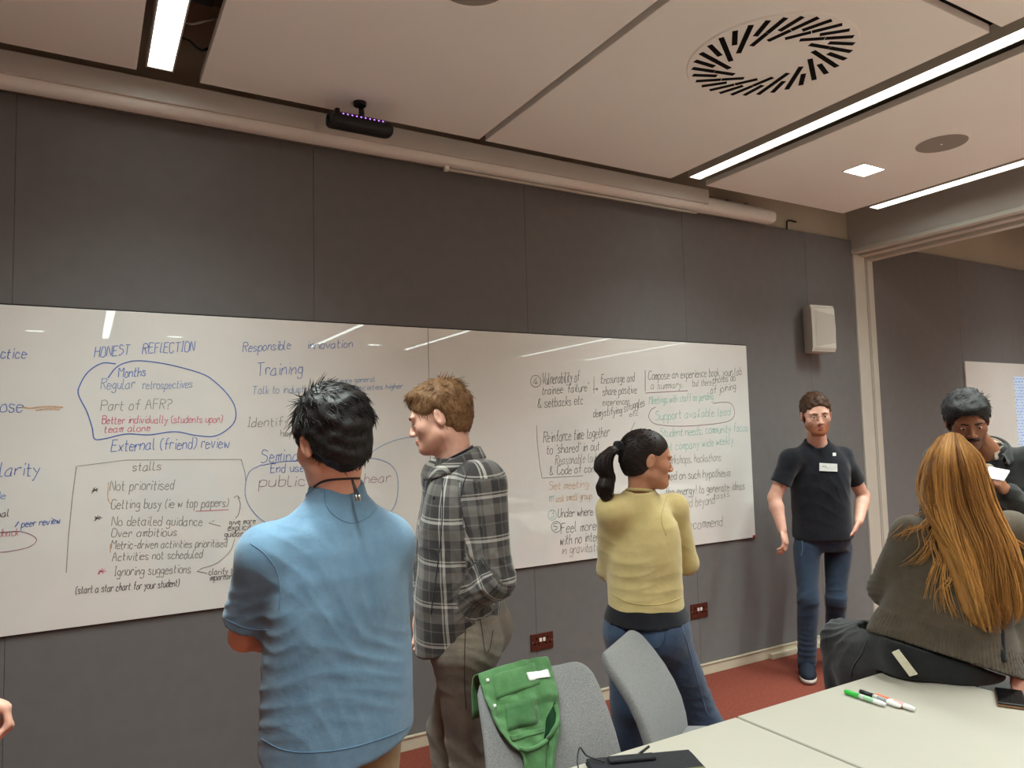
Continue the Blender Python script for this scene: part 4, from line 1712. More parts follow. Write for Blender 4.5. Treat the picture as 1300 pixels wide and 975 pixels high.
for sh, el, cf in ((p.shl, elL, 0.80), (p.shr, elR, 0.8)):
    S.add(cone(p.neck - p.up * 0.075, sh, 0.05, 0.066), 0.05)
    cu = sh + (el - sh) * cf
    a = Sdf()
    a.add(cone(sh, el, 0.070, 0.064), 0)
    a.keep(plane(cu, el - sh))
    inn = cone(sh, el, 0.060, 0.052)
    band = plane(sh + (el - sh) * (cf - 0.12), sh - el)
    a.cut(lambda P, i=inn, b=band: np.maximum(i(P), b(P)))
    S.add(a, 0.035)
S.keep(plane(p.P(0, 0, -0.098 * k), -p.up + p.r * 0.06), 0.004)
Tn = p.T
S.cut(cone(p.neck + p.up * 0.038 + p.f * 0.026, p.neck + p.up * 0.13 + p.f * 0.06, 0.052, 0.07), 0.006)
fl = Folds([(W(352, 790, 1.8), (1, 0, -1.2), 0.034, 0.006, 0.10), (W(360, 720, 1.78), (0.8, 0, 1), 0.045, 0.006, 0.09),
            (W(345, 880, 1.8), (0.2, 0, 1), 0.05, 0.006, 0.10), (W(430, 845, 1.75), (-0.25, 0, 1), 0.075, 0.0035, 0.14),
            (W(500, 850, 1.78), (-0.2, 0, 1), 0.05, 0.0055, 0.10), (W(480, 700, 1.78), (1, 0, 0.6), 0.06, 0.004, 0.12), (W(300, 770, 1.83), (0.3, 0, 1), 0.03, 0.004, 0.06),
            (W(390, 930, 1.76), (1, 0, 0.25), 0.06, 0.004, 0.10), (W(420, 770, 1.75), (0.7, 0, 1), 0.09, 0.004, 0.12)], 5, 0.002, 14)
lo = np.array([p.pelvis, p.neck, p.shl, p.shr, elL, elR]).min(0) - 0.25
hi = np.array([p.pelvis, p.neck, p.shl, p.shr, elL, elR]).max(0) + 0.25
tee = build('t_shirt', S, lo, hi, 0.006, M_BLUE, p.e, fl)
bv = bvh_of(tee)
M_BLUE2 = cloth_mat('blue_stitch', rgb(80, 110, 136), rgb(94, 126, 152))
seam('yoke_stitch', bv, [(412, 618), (414, 640), (425, 655), (445, 664), (465, 658), (478, 645), (482, 628)], 0.0009, M_BLUE2, tee)
seam('sleeve_seam', bv, [(318, 690), (335, 702), (350, 722), (356, 748), (354, 775)], 0.0011, M_BLUE2, tee)
seam('hem_stitch', bv, [(332, 938), (360, 952), (400, 955), (450, 948), (500, 932), (520, 922)], 0.0014, M_BLUE2, tee)
seam('cuff_stitch', bv, [(289, 787), (305, 795), (322, 799), (340, 800)], 0.0014, M_BLUE2, tee)
# neckband: ring round the neck
nb = []
for t in np.linspace(0, 2 * math.pi, 28, endpoint=False):
    nb.append(p.neck + p.r * 0.064 * math.cos(t) + p.f * (0.014 + 0.064 * math.sin(t)) + p.up * (0.016 - 0.03 * math.sin(t)))
MB().tube(nb, 0.0075, 8, closed=True).obj('neckband', M_BLUE2, tee, world=True)
# cord with metal tips
M_CORD = simple('black_cord', rgb(34, 20, 18), 0.6)
bvb = bvh_of(p.g['body'])
seam('neck_cord', bvb, [(399, 618), (408, 612), (420, 609), (440, 607.5), (460, 607)], 0.0028, M_CORD, p.e, 0.001)
q0, _ = drop(bvb, 446, 608, 0.004)
for i, dx in enumerate((0, 4)):
    P = [q0, W(449 + dx * 0.5, 618, 1.78), W(452 + dx, 631, 1.775)]
    c_ = MB().tube(catmull(P, 4), 0.0026, 6).obj('cord_end', M_CORD, p.e, world=True)
    MB().tube([W(452 + dx, 628, 1.774), W(453 + dx, 636, 1.774)], 0.0034, 6).obj('cord_tip', M_SCREWS, c_, world=True)
# hair
S, lo, hi = cap(p, 0.018, nape=-0.085, top=0.006, side=-0.001)
stuff(short_hair(p, H_BLACK, S, lo, hi, 2600, lambda q: 0.035 if q[2] > 0.05 else 0.016, lambda q: (0.55 if q[2] > .05 else 0.1, -0.25 if q[2] > .06 else -0.1, -0.7), 0.10, r0=0.0016, seed=2, amp=0.0028, fscale=70))
# khaki trousers
M_KHAKI = cloth_mat('khaki_twill', rgb(150, 128, 92), rgb(180, 158, 120), 20, 900)
hl, hr = p.P(-0.095, 0, -0.06), p.P(0.095, 0, -0.06)
fx = lambda v, z: np.array([v[0], v[1], z])
p.trousers(M_KHAKI, hl, hr, fx(hl, 0.48) + p.f * 0.02, fx(hr, 0.48) + p.f * 0.02, fx(hl, 0.06), fx(hr, 0.06), h=0.008, top=0.0, ea=0.012, seat=0.86)
for h_ in (hl, hr):
    p.shoe(fx(h_, 0.06), az, M_SHOEB, M_SOLEW)

# ---------------------------------------------------------------- man in the plaid shirt
az = math.radians(-46)
p = Person('person with light brown hair in a grey plaid overshirt and faded grey jeans, in profile', W(581, 583, 2.47), W(592, 795, 2.52), az,
           W(557, 530, 2.46), frame(math.radians(-58), math.radians(-14), 0), s=1.0, hs=0.95,
           sh_l=W(614, 612, 2.36), sh_r=W(562, 606, 2.64))
p2 = p
elL, wrL = W(628, 735, 2.33), W(578, 772, 2.46)
elR, wrR = W(545, 722, 2.74), W(536, 772, 2.66)
p.body(SK_B, [(p.shl, elL, wrL, W(558, 790, 2.5) - wrL, p.f * 0.2 - p.r * -1, 1, 0.35), (p.shr, elR, wrR, W(536, 800, 2.62) - wrR, -p.r, -1, 0.35)], stub=0.32)
p.eyes()
p.brows(H_BROWN, 0.0026)


def plaid_mat():
    t = NT('plaid_flannel')
    a = t.n('ShaderNodeAttribute', attribute_name='cloth_uv')
    sep = t.n('ShaderNodeSeparateXYZ')
    t.l(a.outputs['Vector'], sep.inputs[0])
    cols = []
    for i, per in ((0, 0.125), (1, 0.135)):
        fr = t.math('FRACT', t.math('MULTIPLY', sep.outputs[i], 1.0 / per))
        r = t.n('ShaderNodeValToRGB')
        cr = r.color_ramp
        cr.interpolation = 'CONSTANT'
        stops = [(0.0, rgb(206, 200, 190)), (0.065, rgb(50, 47, 46)), (0.10, rgb(186, 180, 170)), (0.135, rgb(38, 35, 37)), (0.40, rgb(100, 95, 90)), (0.43, rgb(34, 31, 33)),
                 (0.62, rgb(112, 106, 100)), (0.86, rgb(62, 58, 58))]
        cr.elements[0].position, cr.elements[0].color = stops[0]
        cr.elements[1].position, cr.elements[1].color = stops[1]
        for pos, c in stops[2:]:
            e = cr.elements.new(pos)
            e.color = c
        t.l(fr, r.inputs[0])
        cols.append(r.outputs[0])
    c = t.mix(0.5, cols[0], cols[1])
    v = t.coord()
    b = t.noise(v, 500, 2)
    c = t.mix(0.12, c, t.ramp(b, rgb(60, 56, 54), rgb(160, 154, 146)))
    t.l(c, t.b.inputs['Base Color'])
    t.b.inputs['Roughness'].default_value = 0.95
    t.b.inputs['Sheen Weight'].default_value = 0.2
    t.b.inputs['Specular IOR Level'].default_value = 0.12
    t.bump(b, 0.25, 0.003)
    return t.m


M_PLAID = plaid_mat()
S = Sdf()
k = p.Lt / 0.535
zz = np.array([-0.09, 0.0, 0.08, 0.18, 0.28, 0.36, 0.42, 0.465, 0.50, 0.53, 0.55]) * k
S.add(loft(p.pelvis, p.R, zz, [0.178, 0.18, 0.182, 0.186, 0.188, 0.184, 0.168, 0.14, 0.105, 0.08, 0.07], [0.135, 0.14, 0.145, 0.142, 0.138, 0.128, 0.112, 0.096, 0.082, 0.07, 0.066],
           cy=[0.035, 0.03, 0.02, 0.005, 0, 0, 0, 0, 0, 0, 0.005], n=2.3), 0)
for sh, el, wr in ((p.shl, elL, wrL), (p.shr, elR, wrR)):
    S.add(cone(p.neck - p.up * 0.055, sh, 0.052, 0.066), 0.05)
    S.add(cone(sh, el, 0.072, 0.060), 0.03)
    a = Sdf()
    a.add(cone(el, wr, 0.062, 0.046), 0)
    a.keep(plane(el + (wr - el) * 0.93, wr - el))
    S.add(a, 0.02)
hemn = -p.up
S.keep(plane(p.P(0, 0.0, -0.02), -p.up - p.f * 0.30), 0.004)
S.cut(cone(p.neck + p.up * 0.0, p.neck + p.up * 0.12 + p.f * 0.07, 0.056, 0.062), 0.004)
S.cut(cone(p.neck + p.f * 0.10 - p.up * 0.05, p.neck + p.up * 0.06 + p.f * 0.10, 0.02, 0.05), 0.004)
fl = Folds([(W(628, 735, 2.3), (0.3, 0, 1), 0.028, 0.008, 0.08), (W(600, 755, 2.36), (1, 0.2, -0.6), 0.03, 0.008, 0.08), (W(560, 700, 2.4), (1, 0.3, 0.3), 0.06, 0.008, 0.12),
            (W(545, 770, 2.5), (1, 0.4, 0.2), 0.04, 0.010, 0.10), (W(600, 620, 2.36), (1, 0, 0.7), 0.05, 0.005, 0.09), (W(610, 680, 2.33), (1, 0, -0.4), 0.04, 0.004, 0.10), (W(590, 720, 2.36), (1, 0, 0.8), 0.035, 0.006, 0.08)], 9, 0.003, 16)


def plaid_uv(V, N, p=p, arms=((p.shl, elL, wrL), (p.shr, elR, wrR))):
    q = (V - p.pelvis) @ p.R
    ang = np.arctan2(q[:, 0], q[:, 1])
    uv = np.stack([ang * 0.165 + 0.01, q[:, 2], np.zeros(len(V))], 1)
    for sh, el, wr in arms:
        for a, b, l0 in ((sh, el, 0.0), (el, wr, np.linalg.norm(el - sh))):
            ba = b - a
            L = np.linalg.norm(ba)
            d = ba / L
            x = V - a
            t = x @ d
            rv = x - np.outer(t, d)
            rr = np.linalg.norm(rv, axis=1)
            m = (rr < 0.085) & (t > (-0.01 if l0 == 0 else -0.05)) & (t < L + 0.02)
            e1 = nrm(np.cross(d, p.f))
            e2 = np.cross(d, e1)
            an = np.arctan2(rv @ e2, rv @ e1)
            uv[m] = np.stack([an * 0.068 + 0.03, -(t + l0) + 0.05, np.zeros(len(V))], 1)[m]
    return {'cloth_uv': uv}


pts = np.array([p.pelvis, p.neck, p.shl, p.shr, elL, elR, wrL, wrR])
sh2 = build('plaid_shirt', S, pts.min(0) - 0.24, pts.max(0) + 0.24, 0.0055, M_PLAID, p.e, fl, 1, plaid_uv)
sh2['label'] = 'grey black and white plaid overshirt with sleeves down'
bv = bvh_of(sh2)


def collar(person, name, mat, parent, r=0.068, h=0.04, gap=0.5, flare=0.02, drop_=0.0, z0=0.0, fy=0.012, th=0.004, droop=0.02):
    """stand-and-fall collar: band rising round the neck and folding outwards"""
    V, F = [], []
    m = 30
    prof = [(0.0, 0.0), (0.003, h * 0.6), (0.006, h), (flare * 0.6, h * 0.95), (flare, h * 0.4), (flare + 0.006, h * 0.05 - drop_), (flare + 0.002, h * 0.05 - drop_), (flare * 0.6, h * 0.7), (0.004, h * 0.8), (-0.003, 0.0)]
    n = len(prof)
    for i in range(m + 1):
        t = gap + (2 * math.pi - 2 * gap) * i / m
        dirv = person.r * math.sin(t) + person.f * math.cos(t)
        fr = 0.5 + 0.5 * math.cos(t)
        for (dr, dz) in prof:
            V.append(person.neck + person.f * fy + dirv * (r + dr) + person.up * (z0 + dz - droop * fr * 1.5))
    for i in range(m):
        for k_ in range(n):
            F.append((i * n + k_, i * n + (k_ + 1) % n, (i + 1) * n + (k_ + 1) % n, (i + 1) * n + k_))
    F.append(tuple(range(n)))
    F.append(tuple(m * n + k_ for k_ in range(n))[::-1])
    me = np.array(V)
    o = raw(name, V, F, mat, parent, world=True)
    return o


def col_uv(o):
    co = np.array([v.co[:] for v in o.data.vertices])
    a = o.data.attributes.new('cloth_uv', 'FLOAT_VECTOR', 'POINT')
    a.data.foreach_set('vector', np.stack([co[:, 0] * 0.9 + co[:, 1] * 0.5 + 0.04, co[:, 2] * 1.3, co[:, 2] * 0], 1).astype(np.float32).ravel())


M_POLO = cloth_mat('black_polo', rgb(28, 27, 32), rgb(44, 42, 48), 20, 900)
col_uv(collar(p, 'shirt_collar', M_PLAID, sh2, r=0.072, h=0.042, gap=0.62, flare=0.03, z0=0.0, droop=0.045))
collar(p, 'inner_collar', M_POLO, p.e, r=0.060, h=0.042, gap=0.30, flare=0.010, z0=0.004, droop=0.04)
S = Sdf()
S.add(ell(p.P(0, 0.09, 0.42 * k), (0.05, 0.03, 0.09), p.R), 0)
build('polo_front', S, p.P(0, 0.09, 0.42 * k) - 0.15, p.P(0, 0.09, 0.42 * k) + 0.15, 0.006, M_POLO, p.e)
M_BTN = simple('dark_button', rgb(36, 34, 34), 0.4)
for (x, y) in ((553, 598), (551, 632)):
    c_, nn = drop(bv, x, y, 0.001)
    if c_ is not None:
        bm = bmesh.new()
        bmesh.ops.create_cone(bm, cap_ends=True, segments=12, radius1=0.006, radius2=0.005, depth=0.003, matrix=Matrix.Translation(c_) @ Vector(nn).to_track_quat('Z', 'Y').to_matrix().to_4x4())
        bm_obj('button', bm, M_BTN, sh2, world=True)
seam('placket_edge', bv, [(560, 590), (562, 630), (560, 680), (554, 730), (547, 780)], 0.0022, M_POLO, sh2, 0.0)
seam('shoulder_seam', bv, [(598, 592), (590, 610), (585, 632), (588, 655), (594, 672)], 0.0018, M_POLO, sh2, 0.0)
# hair
S, lo, hi = cap(p, 0.014, face=(0.092, -0.028, 0.078, 0.074, 0.088), nape=-0.075, side=-0.001)
S.add(ell(p.T(0, 0.056, 0.090), (0.056, 0.034, 0.022), p.hR), 0.02)
stuff(short_hair(p, H_BROWN, S, lo, hi, 2600, lambda q: 0.03 if q[2] > 0.0 else 0.018, lambda q: (0.0, 0.8 if (q[2] > 0.07 and q[1] > -0.03) else -0.15, -1.0 if q[2] < 0.09 else -0.1), 0.05, seed=4, amp=0.0014, fscale=80, r0=0.0017))
# jeans
M_GREYJ = cloth_mat('faded_grey_denim', rgb(98, 88, 78), rgb(134, 122, 108), 12, 800, bump=0.4)
hl, hr = p.P(-0.09, 0, -0.05), p.P(0.09, 0, -0.05)
knl, knr = W(592, 940, 2.50), W(566, 925, 2.66)
anl, anr = fx(knl, 0.06) + p.f * -0.03, fx(knr, 0.06) + p.f * -0.03
fl = Folds([(W(590, 800, 2.4), (0.1, 0, 1), 0.04, 0.005, 0.10), (W(610, 830, 2.42), (0.3, 0, 1), 0.05, 0.006, 0.10), (knl, (0.3, 0, 1), 0.06, 0.006, 0.14), (knr, (0.4, 0, 1), 0.06, 0.006, 0.14),
            (W(560, 860, 2.5), (0.2, 0, 1), 0.05, 0.005, 0.12)], 11, 0.002, 14)
tr = p.trousers(M_GREYJ, hl, hr, knl, knr, anl, anr, r=(0.09, 0.068, 0.055), h=0.0065, top=0.12, folds=fl, ea=0.004)
bvt = bvh_of(tr)
M_STITCH = simple('denim_stitch', rgb(58, 50, 44), 0.8)
seam('side_seam', bvt, [(593, 775), (591, 800), (590, 830), (590, 870), (592, 900)], 0.0016, M_STITCH, tr)
seam('back_pocket', bvt, [(607, 775), (612, 800), (616, 828), (622, 822), (626, 800)], 0.0014, M_STITCH, tr)
seam('pocket_edge', bvt, [(560, 777), (575, 779), (588, 775)], 0.0016, M_STITCH, tr)
for a_ in (anl, anr):
    p.shoe(a_, az, M_SHOEB, M_SOLEW)

# ---------------------------------------------------------------- woman in the yellow sweater
az = math.radians(58)
p = Person('person with a dark ponytail in a pale yellow sweater and blue jeans, arms folded', W(812, 626, 2.90), W(821, 790, 2.92), az,
           W(822, 584, 2.90), frame(math.radians(112), math.radians(-6), math.radians(0)), s=0.93, fem=True, hs=0.93,
           sh_l=W(777, 648, 2.86), sh_r=W(856, 645, 3.0))
p3 = p
elL, wrL = W(772, 722, 3.0), W(812, 712, 3.16)
elR, wrR = W(872, 714, 3.04), W(836, 706, 3.2)
p.body(SK_C, [(p.shl, elL, wrL, W(860, 700, 3.2) - wrL, (0, 0, -1), 1, 0.3), (p.shr, elR, wrR, W(790, 705, 3.18) - wrR, (0, 0, -1), -1, 0.3)])
p.eyes()
p.brows(H_DARK, 0.0022)
M_YEL = cloth_mat('yellow_knit', rgb(198, 176, 118), rgb(216, 194, 138), 16, 1100, 0.95, 0.3, 0.3)
S = Sdf()
k = p.Lt / 0.535
zz = np.array([0.0, 0.05, 0.12, 0.2, 0.28, 0.35, 0.41, 0.455, 0.49, 0.52, 0.545]) * k
S.add(loft(p.pelvis, p.R, zz, [0.150, 0.152, 0.150, 0.148, 0.15, 0.15, 0.142, 0.115, 0.085, 0.066, 0.058], [0.128, 0.125, 0.118, 0.112, 0.114, 0.105, 0.09, 0.074, 0.062, 0.056, 0.052], n=2.2), 0)
for sh, el, wr in ((p.shl, elL, wrL), (p.shr, elR, wrR)):
    S.add(cone(p.neck - p.up * 0.055, sh, 0.042, 0.056), 0.05)
    S.add(cone(sh, el, 0.058, 0.046), 0.03)
    S.add(cone(el, wr, 0.046, 0.034), 0.02)
S.keep(plane(p.P(0, 0, 0.06 * k), -p.up + p.r * 0.06), 0.004)
S.cut(cone(p.neck + p.up * 0.01, p.neck + p.up * 0.1 + p.f * 0.03, 0.050, 0.06), 0.005)
fl = Folds([(W(800, 740, 2.8), (-0.1, 0, 1), 0.04, 0.006, 0.10), (W(840, 745, 2.85), (0.2, 0, 1), 0.04, 0.006, 0.10), (W(845, 670, 2.9), (0.6, 0, 1), 0.035, 0.005, 0.06),
            (W(860, 700, 2.95), (0.3, 0, 1), 0.035, 0.005, 0.06), (W(765, 690, 2.9), (0.3, 0, 1), 0.04, 0.004, 0.07), (W(805, 680, 2.8), (1, 0, 0.2), 0.09, 0.003, 0.12)], 21, 0.0015, 16)
pts = np.array([p.pelvis, p.neck, p.shl, p.shr, elL, elR, wrL, wrR])
sw = build('sweater', S, pts.min(0) - 0.22, pts.max(0) + 0.22, 0.0055, M_YEL, p.e, fl)
bv = bvh_of(sw)
M_YEL2 = cloth_mat('yellow_rib', rgb(184, 162, 104), rgb(200, 178, 122), 16, 1100)
seam('hem_seam', bv, [(774, 752), (795, 764), (820, 768), (845, 766), (866, 758)], 0.0018, M_YEL2, sw)
seam('armhole_seam', bv, [(848, 628), (842, 645), (840, 662), (846, 680)], 0.0016, M_YEL2, sw)
nb = []
for t in np.linspace(0, 2 * math.pi, 26, endpoint=False):
    nb.append(p.neck + p.r * 0.053 * math.cos(t) + p.f * (0.008 + 0.050 * math.sin(t)) + p.up * (0.006 - 0.016 * math.sin(t)))
MB().tube(nb, 0.007, 8, closed=True).obj('neckband', M_YEL2, sw, world=True)
# black undershirt showing below the hem
M_BTOP = cloth_mat('black_jersey', rgb(20, 20, 24), rgb(34, 33, 38), 20, 900)
S = Sdf()
S.add(loft(p.pelvis, p.R, np.array([0.022, 0.045, 0.1]) * k, [0.170, 0.162, 0.14], [0.150, 0.138, 0.115], n=2.2), 0)
build('undershirt', S, p.P(0, 0, 0.04) - 0.3, p.P(0, 0, 0.04) + 0.3, 0.0065, M_BTOP, p.e)
# jeans
M_BJ = cloth_mat('blue_denim', rgb(46, 58, 80), rgb(72, 88, 112), 10, 800, bump=0.4)
hl, hr = p.P(-0.082, 0, -0.05), p.P(0.082, 0, -0.05)
knl, knr = W(800, 895, 2.93), W(880, 890, 2.96)
anl, anr = W(795, 1030, 3.0), W(942, 1020, 2.93)
anl[2] = anr[2] = 0.07
fl = Folds([(W(845, 840, 2.85), (-0.2, 0, 1), 0.05, 0.006, 0.09), (knr, (0.2, 0, 1), 0.045, 0.005, 0.12), (W(800, 800, 2.85), (0.3, 0, 1), 0.05, 0.004, 0.08), (W(860, 870, 2.9), (-0.3, 0, 1), 0.05, 0.006, 0.10)], 23, 0.0015, 14)
tr = p.trousers(M_BJ, hl, hr, knl, knr, anl, anr, r=(0.096, 0.080, 0.085), h=0.0065, top=0.03, folds=fl, seat=1.08, name='jeans', ea=0.010)
bvt = bvh_of(tr)
M_STB = simple('jeans_stitch', rgb(34, 44, 66), 0.8)
M_STL = simple('jeans_light_seam', rgb(104, 122, 150), 0.8)
seam('back_pocket', bvt, [(803, 788), (803, 812), (820, 822), (840, 820), (842, 796), (803, 788)], 0.0018, M_STB, tr)
seam('side_seam', bvt, [(864, 790), (872, 815), (880, 845), (890, 880), (898, 908)], 0.0022, M_STL, tr)
seam('yoke_seam', bvt, [(775, 785), (800, 792), (830, 790), (860, 786)], 0.0015, M_STB, tr)
for a_ in (anl, anr):
    p.shoe(a_, az, M_SHOEB, M_SOLEW)


def T3(x, y, z):
    return p.head + p.hR @ (np.array([x, y, z]) * p.hs)


# ponytail hair
S, lo, hi = cap(p, 0.008, face=(0.088, -0.022, 0.074, 0.072, 0.088), nape=-0.072, side=-0.002)
V, F = nets(S, lo, hi, 0.0042)
V = lap(V, F, 2)
rs = np.random.RandomState(5)
tie = T3(0.0, -0.118, 0.045)
paths = []
Nn = vnormals(V, F)
for i in rs.choice(len(V), 1100, replace=False):
    a = V[i] + Nn[i] * 0.001
    m_ = (a + tie) / 2
    m_ = p.head + nrm(m_ - p.head) * max(np.linalg.norm(a - p.head), np.linalg.norm(tie - p.head)) * 0.97
    paths.append([a, a * 0.6 + m_ * 0.4 + Nn[i] * 0.003, m_, tie * 0.55 + m_ * 0.45])
v2, f2 = strands('', None, None, None, [q for q in paths if np.linalg.norm(q[0] - tie) < 0.14], 0.0019)
Vv = np.concatenate([V, np.array(v2)])
hair = np_mesh('hair', Vv, np.concatenate([F, np.array(f2) + len(V)]), H_DARK, p.e)
stuff(hair)
# tail: wavy bundle
guide = [tie, W(776, 573, 2.86), W(767, 583, 2.85), W(766, 596, 2.84), W(771, 606, 2.84), W(768, 618, 2.83), W(769, 629, 2.83), W(772, 637, 2.83)]
G = catmull(guide, 5)
S = Sdf()
rad = [0.016, 0.026, 0.035, 0.037, 0.030, 0.035, 0.030, 0.012]
gi = [np.array(g) for g in guide]
S.add(chain(gi, [q * 0.8 for q in rad]), 0)
V, F = nets(S, np.min(gi, 0) - 0.08, np.max(gi, 0) + 0.08, 0.0045)
paths = []
for i in range(240):
    a0 = rs.uniform(0, 6.28)
    rr = math.sqrt(rs.uniform(0.35, 1.0))
    P = []
    e1, e2 = CR, CF
    tmax = rs.uniform(0.85, 1.04)
    for j, g in enumerate(G[:int(len(G) * min(1, tmax))]):
        f = j / (len(G) - 1)
        r_ = np.interp(f * 7, range(8), rad) * 1.04
        P.append(np.array(g) + (e1 * math.cos(a0 + f * 1.5) + e2 * math.sin(a0 + f * 1.5)) * r_ * rr)
    paths.append(P)
v2, f2 = strands('', None, None, None, paths, 0.0022)
stuff(np_mesh('ponytail', np.concatenate([V, np.array(v2)]), np.concatenate([F, np.array(f2) + len(V)]), H_DARK, p.e))
# scrunchie
rng = []
ax_ = nrm(G[2] - G[0])
e1 = nrm(np.cross(ax_, [0, 0, 1]))
e2 = np.cross(ax_, e1)
for t in np.linspace(0, 2 * math.pi, 20, endpoint=False):
    rng.append(tie + ax_ * 0.012 + (e1 * math.cos(t) + e2 * math.sin(t)) * (0.02 + 0.002 * math.sin(5 * t)))
MB().tube(rng, 0.011, 8, closed=True).obj('scrunchie', M_BTOP, p.e, world=True)

# ---------------------------------------------------------------- man in the black t-shirt against the wall
az = math.radians(227)
p = Person('person with ginger beard and glasses in a black t-shirt, standing against the wall', W(1037, 560, 4.70), W(1044, 672, 4.72), az,
           W(1036, 527, 4.62), frame(math.radians(220), math.radians(-8), math.radians(4)), s=1.02, hs=1.06,
           sh_r=W(1003, 584, 4.66), sh_l=W(1070, 580, 4.72))
p4 = p
elR, wrR = W(983, 632, 4.66), W(993, 672, 4.56)
elL, wrL = W(1096, 630, 4.82), W(1090, 662, 4.66)
p.body(SK_B, [(p.shl, elL, wrL, W(1080, 684, 4.62) - wrL, p.r, 1, 0.25), (p.shr, elR, wrR, W(1000, 700, 4.5) - wrR, p.r * 0.8 - p.f * 0.4, 1, 0.55)], stub=0.95, h=0.005)
p.eyes()
p.brows(H_CHEST, 0.003)
M_BT = cloth_mat('black_tee', rgb(24, 25, 31), rgb(38, 39, 46), 16, 900)
S = Sdf()
k = p.Lt / 0.535
zz = np.array([-0.08, 0.0, 0.08, 0.18, 0.28, 0.36, 0.42, 0.465, 0.50, 0.53, 0.55]) * k
S.add(loft(p.pelvis, p.R, zz, [0.186, 0.184, 0.178, 0.176, 0.182, 0.184, 0.172, 0.142, 0.105, 0.078, 0.07], [0.128, 0.126, 0.122, 0.12, 0.124, 0.118, 0.102, 0.086, 0.074, 0.066, 0.06], n=2.3), 0)
for sh, el in ((p.shl, elL), (p.shr, elR)):
    S.add(cone(p.neck - p.up * 0.065, sh, 0.05, 0.064), 0.05)
    a = Sdf()
    a.add(cone(sh, el, 0.066, 0.062), 0)
    a.keep(plane(sh + (el - sh) * 0.62, el - sh))
    S.add(a, 0.03)
S.keep(plane(p.P(0, 0, -0.045 * k), -p.up), 0.004)
S.cut(cone(p.neck + p.up * 0.0 + p.f * 0.02, p.neck + p.up * 0.1 + p.f * 0.05, 0.064, 0.075), 0.005)
S.cut(cone(p.neck + p.f * 0.11 - p.up * 0.085, p.neck + p.f * 0.12 + p.up * 0.03, 0.016, 0.07), 0.006)
fl = Folds([(W(1045, 640, 4.55), (0.2, 0, 1), 0.06, 0.006, 0.14), (W(1030, 610, 4.55), (0.8, 0, 0.6), 0.07, 0.005, 0.12), (W(1075, 620, 4.6), (0.8, 0, 0.8), 0.05, 0.005, 0.10), (W(1000, 600, 4.6), (0.5, 0, 1), 0.05, 0.004, 0.08)], 31, 0.002, 13)
pts = np.array([p.pelvis, p.neck, p.shl, p.shr, elL, elR])
te = build('t_shirt', S, pts.min(0) - 0.25, pts.max(0) + 0.25, 0.0065, M_BT, p.e, fl)
bv = bvh_of(te)


def badge(bv, quad, name, mat, parent, off=0.003):
    P = [drop(bv, x, y, off)[0] for x, y in quad]
    if any(q is None for q in P):
        return None
    n = nrm(np.cross(P[1] - P[0], P[3] - P[0]))
    if n @ (CAM_LOC - P[0]) < 0:
        n = -n
    V = [tuple(q) for q in P] + [tuple(q - n * 0.002) for q in P]
    return raw(name, V, [(0, 1, 2, 3), (7, 6, 5, 4), (0, 4, 5, 1), (1, 5, 6, 2), (2, 6, 7, 3), (3, 7, 4, 0)], mat, parent, smooth=False, world=True)


M_BADGE = simple('badge_paper', rgb(222, 220, 216), 0.6)
bd = badge(bv, [(1040, 588), (1062, 589), (1062, 599), (1040, 598)], 'name_badge', M_BADGE, p.e, 0.012)
if bd:
    bd['label'] = 'white paper name badge'
    bm = bmesh.new()
    A, B, D_ = np.array(bd.data.vertices[0].co), np.array(bd.data.vertices[1].co), np.array(bd.data.vertices[3].co)
    nn = nrm(np.cross(B - A, D_ - A))
    if nn @ (CAM_LOC - A) < 0:
        nn = -nn
    mb = MB()
    for (u0, u1, v) in ((0.15, 0.4, 0.4), (0.3, 0.85, 0.55), (0.45, 0.9, 0.7)):
        mb.tube([A + (B - A) * (u0 + (u1 - u0) * q) + (D_ - A) * (v + 0.08 * math.sin(q * 20)) + nn * 0.0006 for q in np.linspace(0, 1, 12)], 0.0012, 4)
    stuff(mb.obj('badge_writing', INK['black'], bd, world=True))
badge(bv, [(1057, 575), (1061, 575), (1061, 579), (1057, 579)], 'chest_logo', M_BADGE, te, 0.003)
S, lo, hi = cap(p, 0.012, face=(0.100, -0.024, 0.074, 0.070, 0.090), nape=-0.06, side=-0.003, top=0.004)
stuff(short_hair(p, H_CHEST, S, lo, hi, 2200, lambda q: 0.016, lambda q: (0.1, 0.5 if q[2] > 0.08 else -0.2, -0.5 if q[2] < 0.08 else 0.2), 0.14, seed=7, amp=0.002, fscale=90))
# glasses
M_GL = simple('thin_glasses', rgb(120, 96, 84), 0.3, 0.5, metal=0.5)
mb = MB()
for q in (-1, 1):
    ring = [p.T(q * 0.032 + 0.022 * math.cos(t), 0.108, 0.0 + 0.016 * math.sin(t)) for t in np.linspace(0, 6.283, 18, endpoint=False)]
    mb.tube(ring, 0.0011, 5, closed=True)
    mb.tube([p.T(q * 0.054, 0.106, 0.004), p.T(q * 0.075, 0.06, 0.006), p.T(q * 0.079, 0.0, 0.008)], 0.0011, 5)
mb.tube([p.T(-0.010, 0.109, 0.003), p.T(0, 0.112, 0.006), p.T(0.010, 0.109, 0.003)], 0.0011, 5)
stuff(mb.obj('glasses', M_GL, p.e, world=True))
M_DJ = cloth_mat('dark_denim', rgb(34, 46, 62), rgb(58, 72, 92), 9, 800, bump=0.4)
hr, hl = W(1024, 696, 4.72), W(1064, 694, 4.76)
knr, knl = W(1026, 760, 4.62), W(1062, 760, 4.70)
anr, anl = W(1024, 838, 4.62), W(1060, 838, 4.80)
anr[2] = 0.085
anl[2] = 0.085
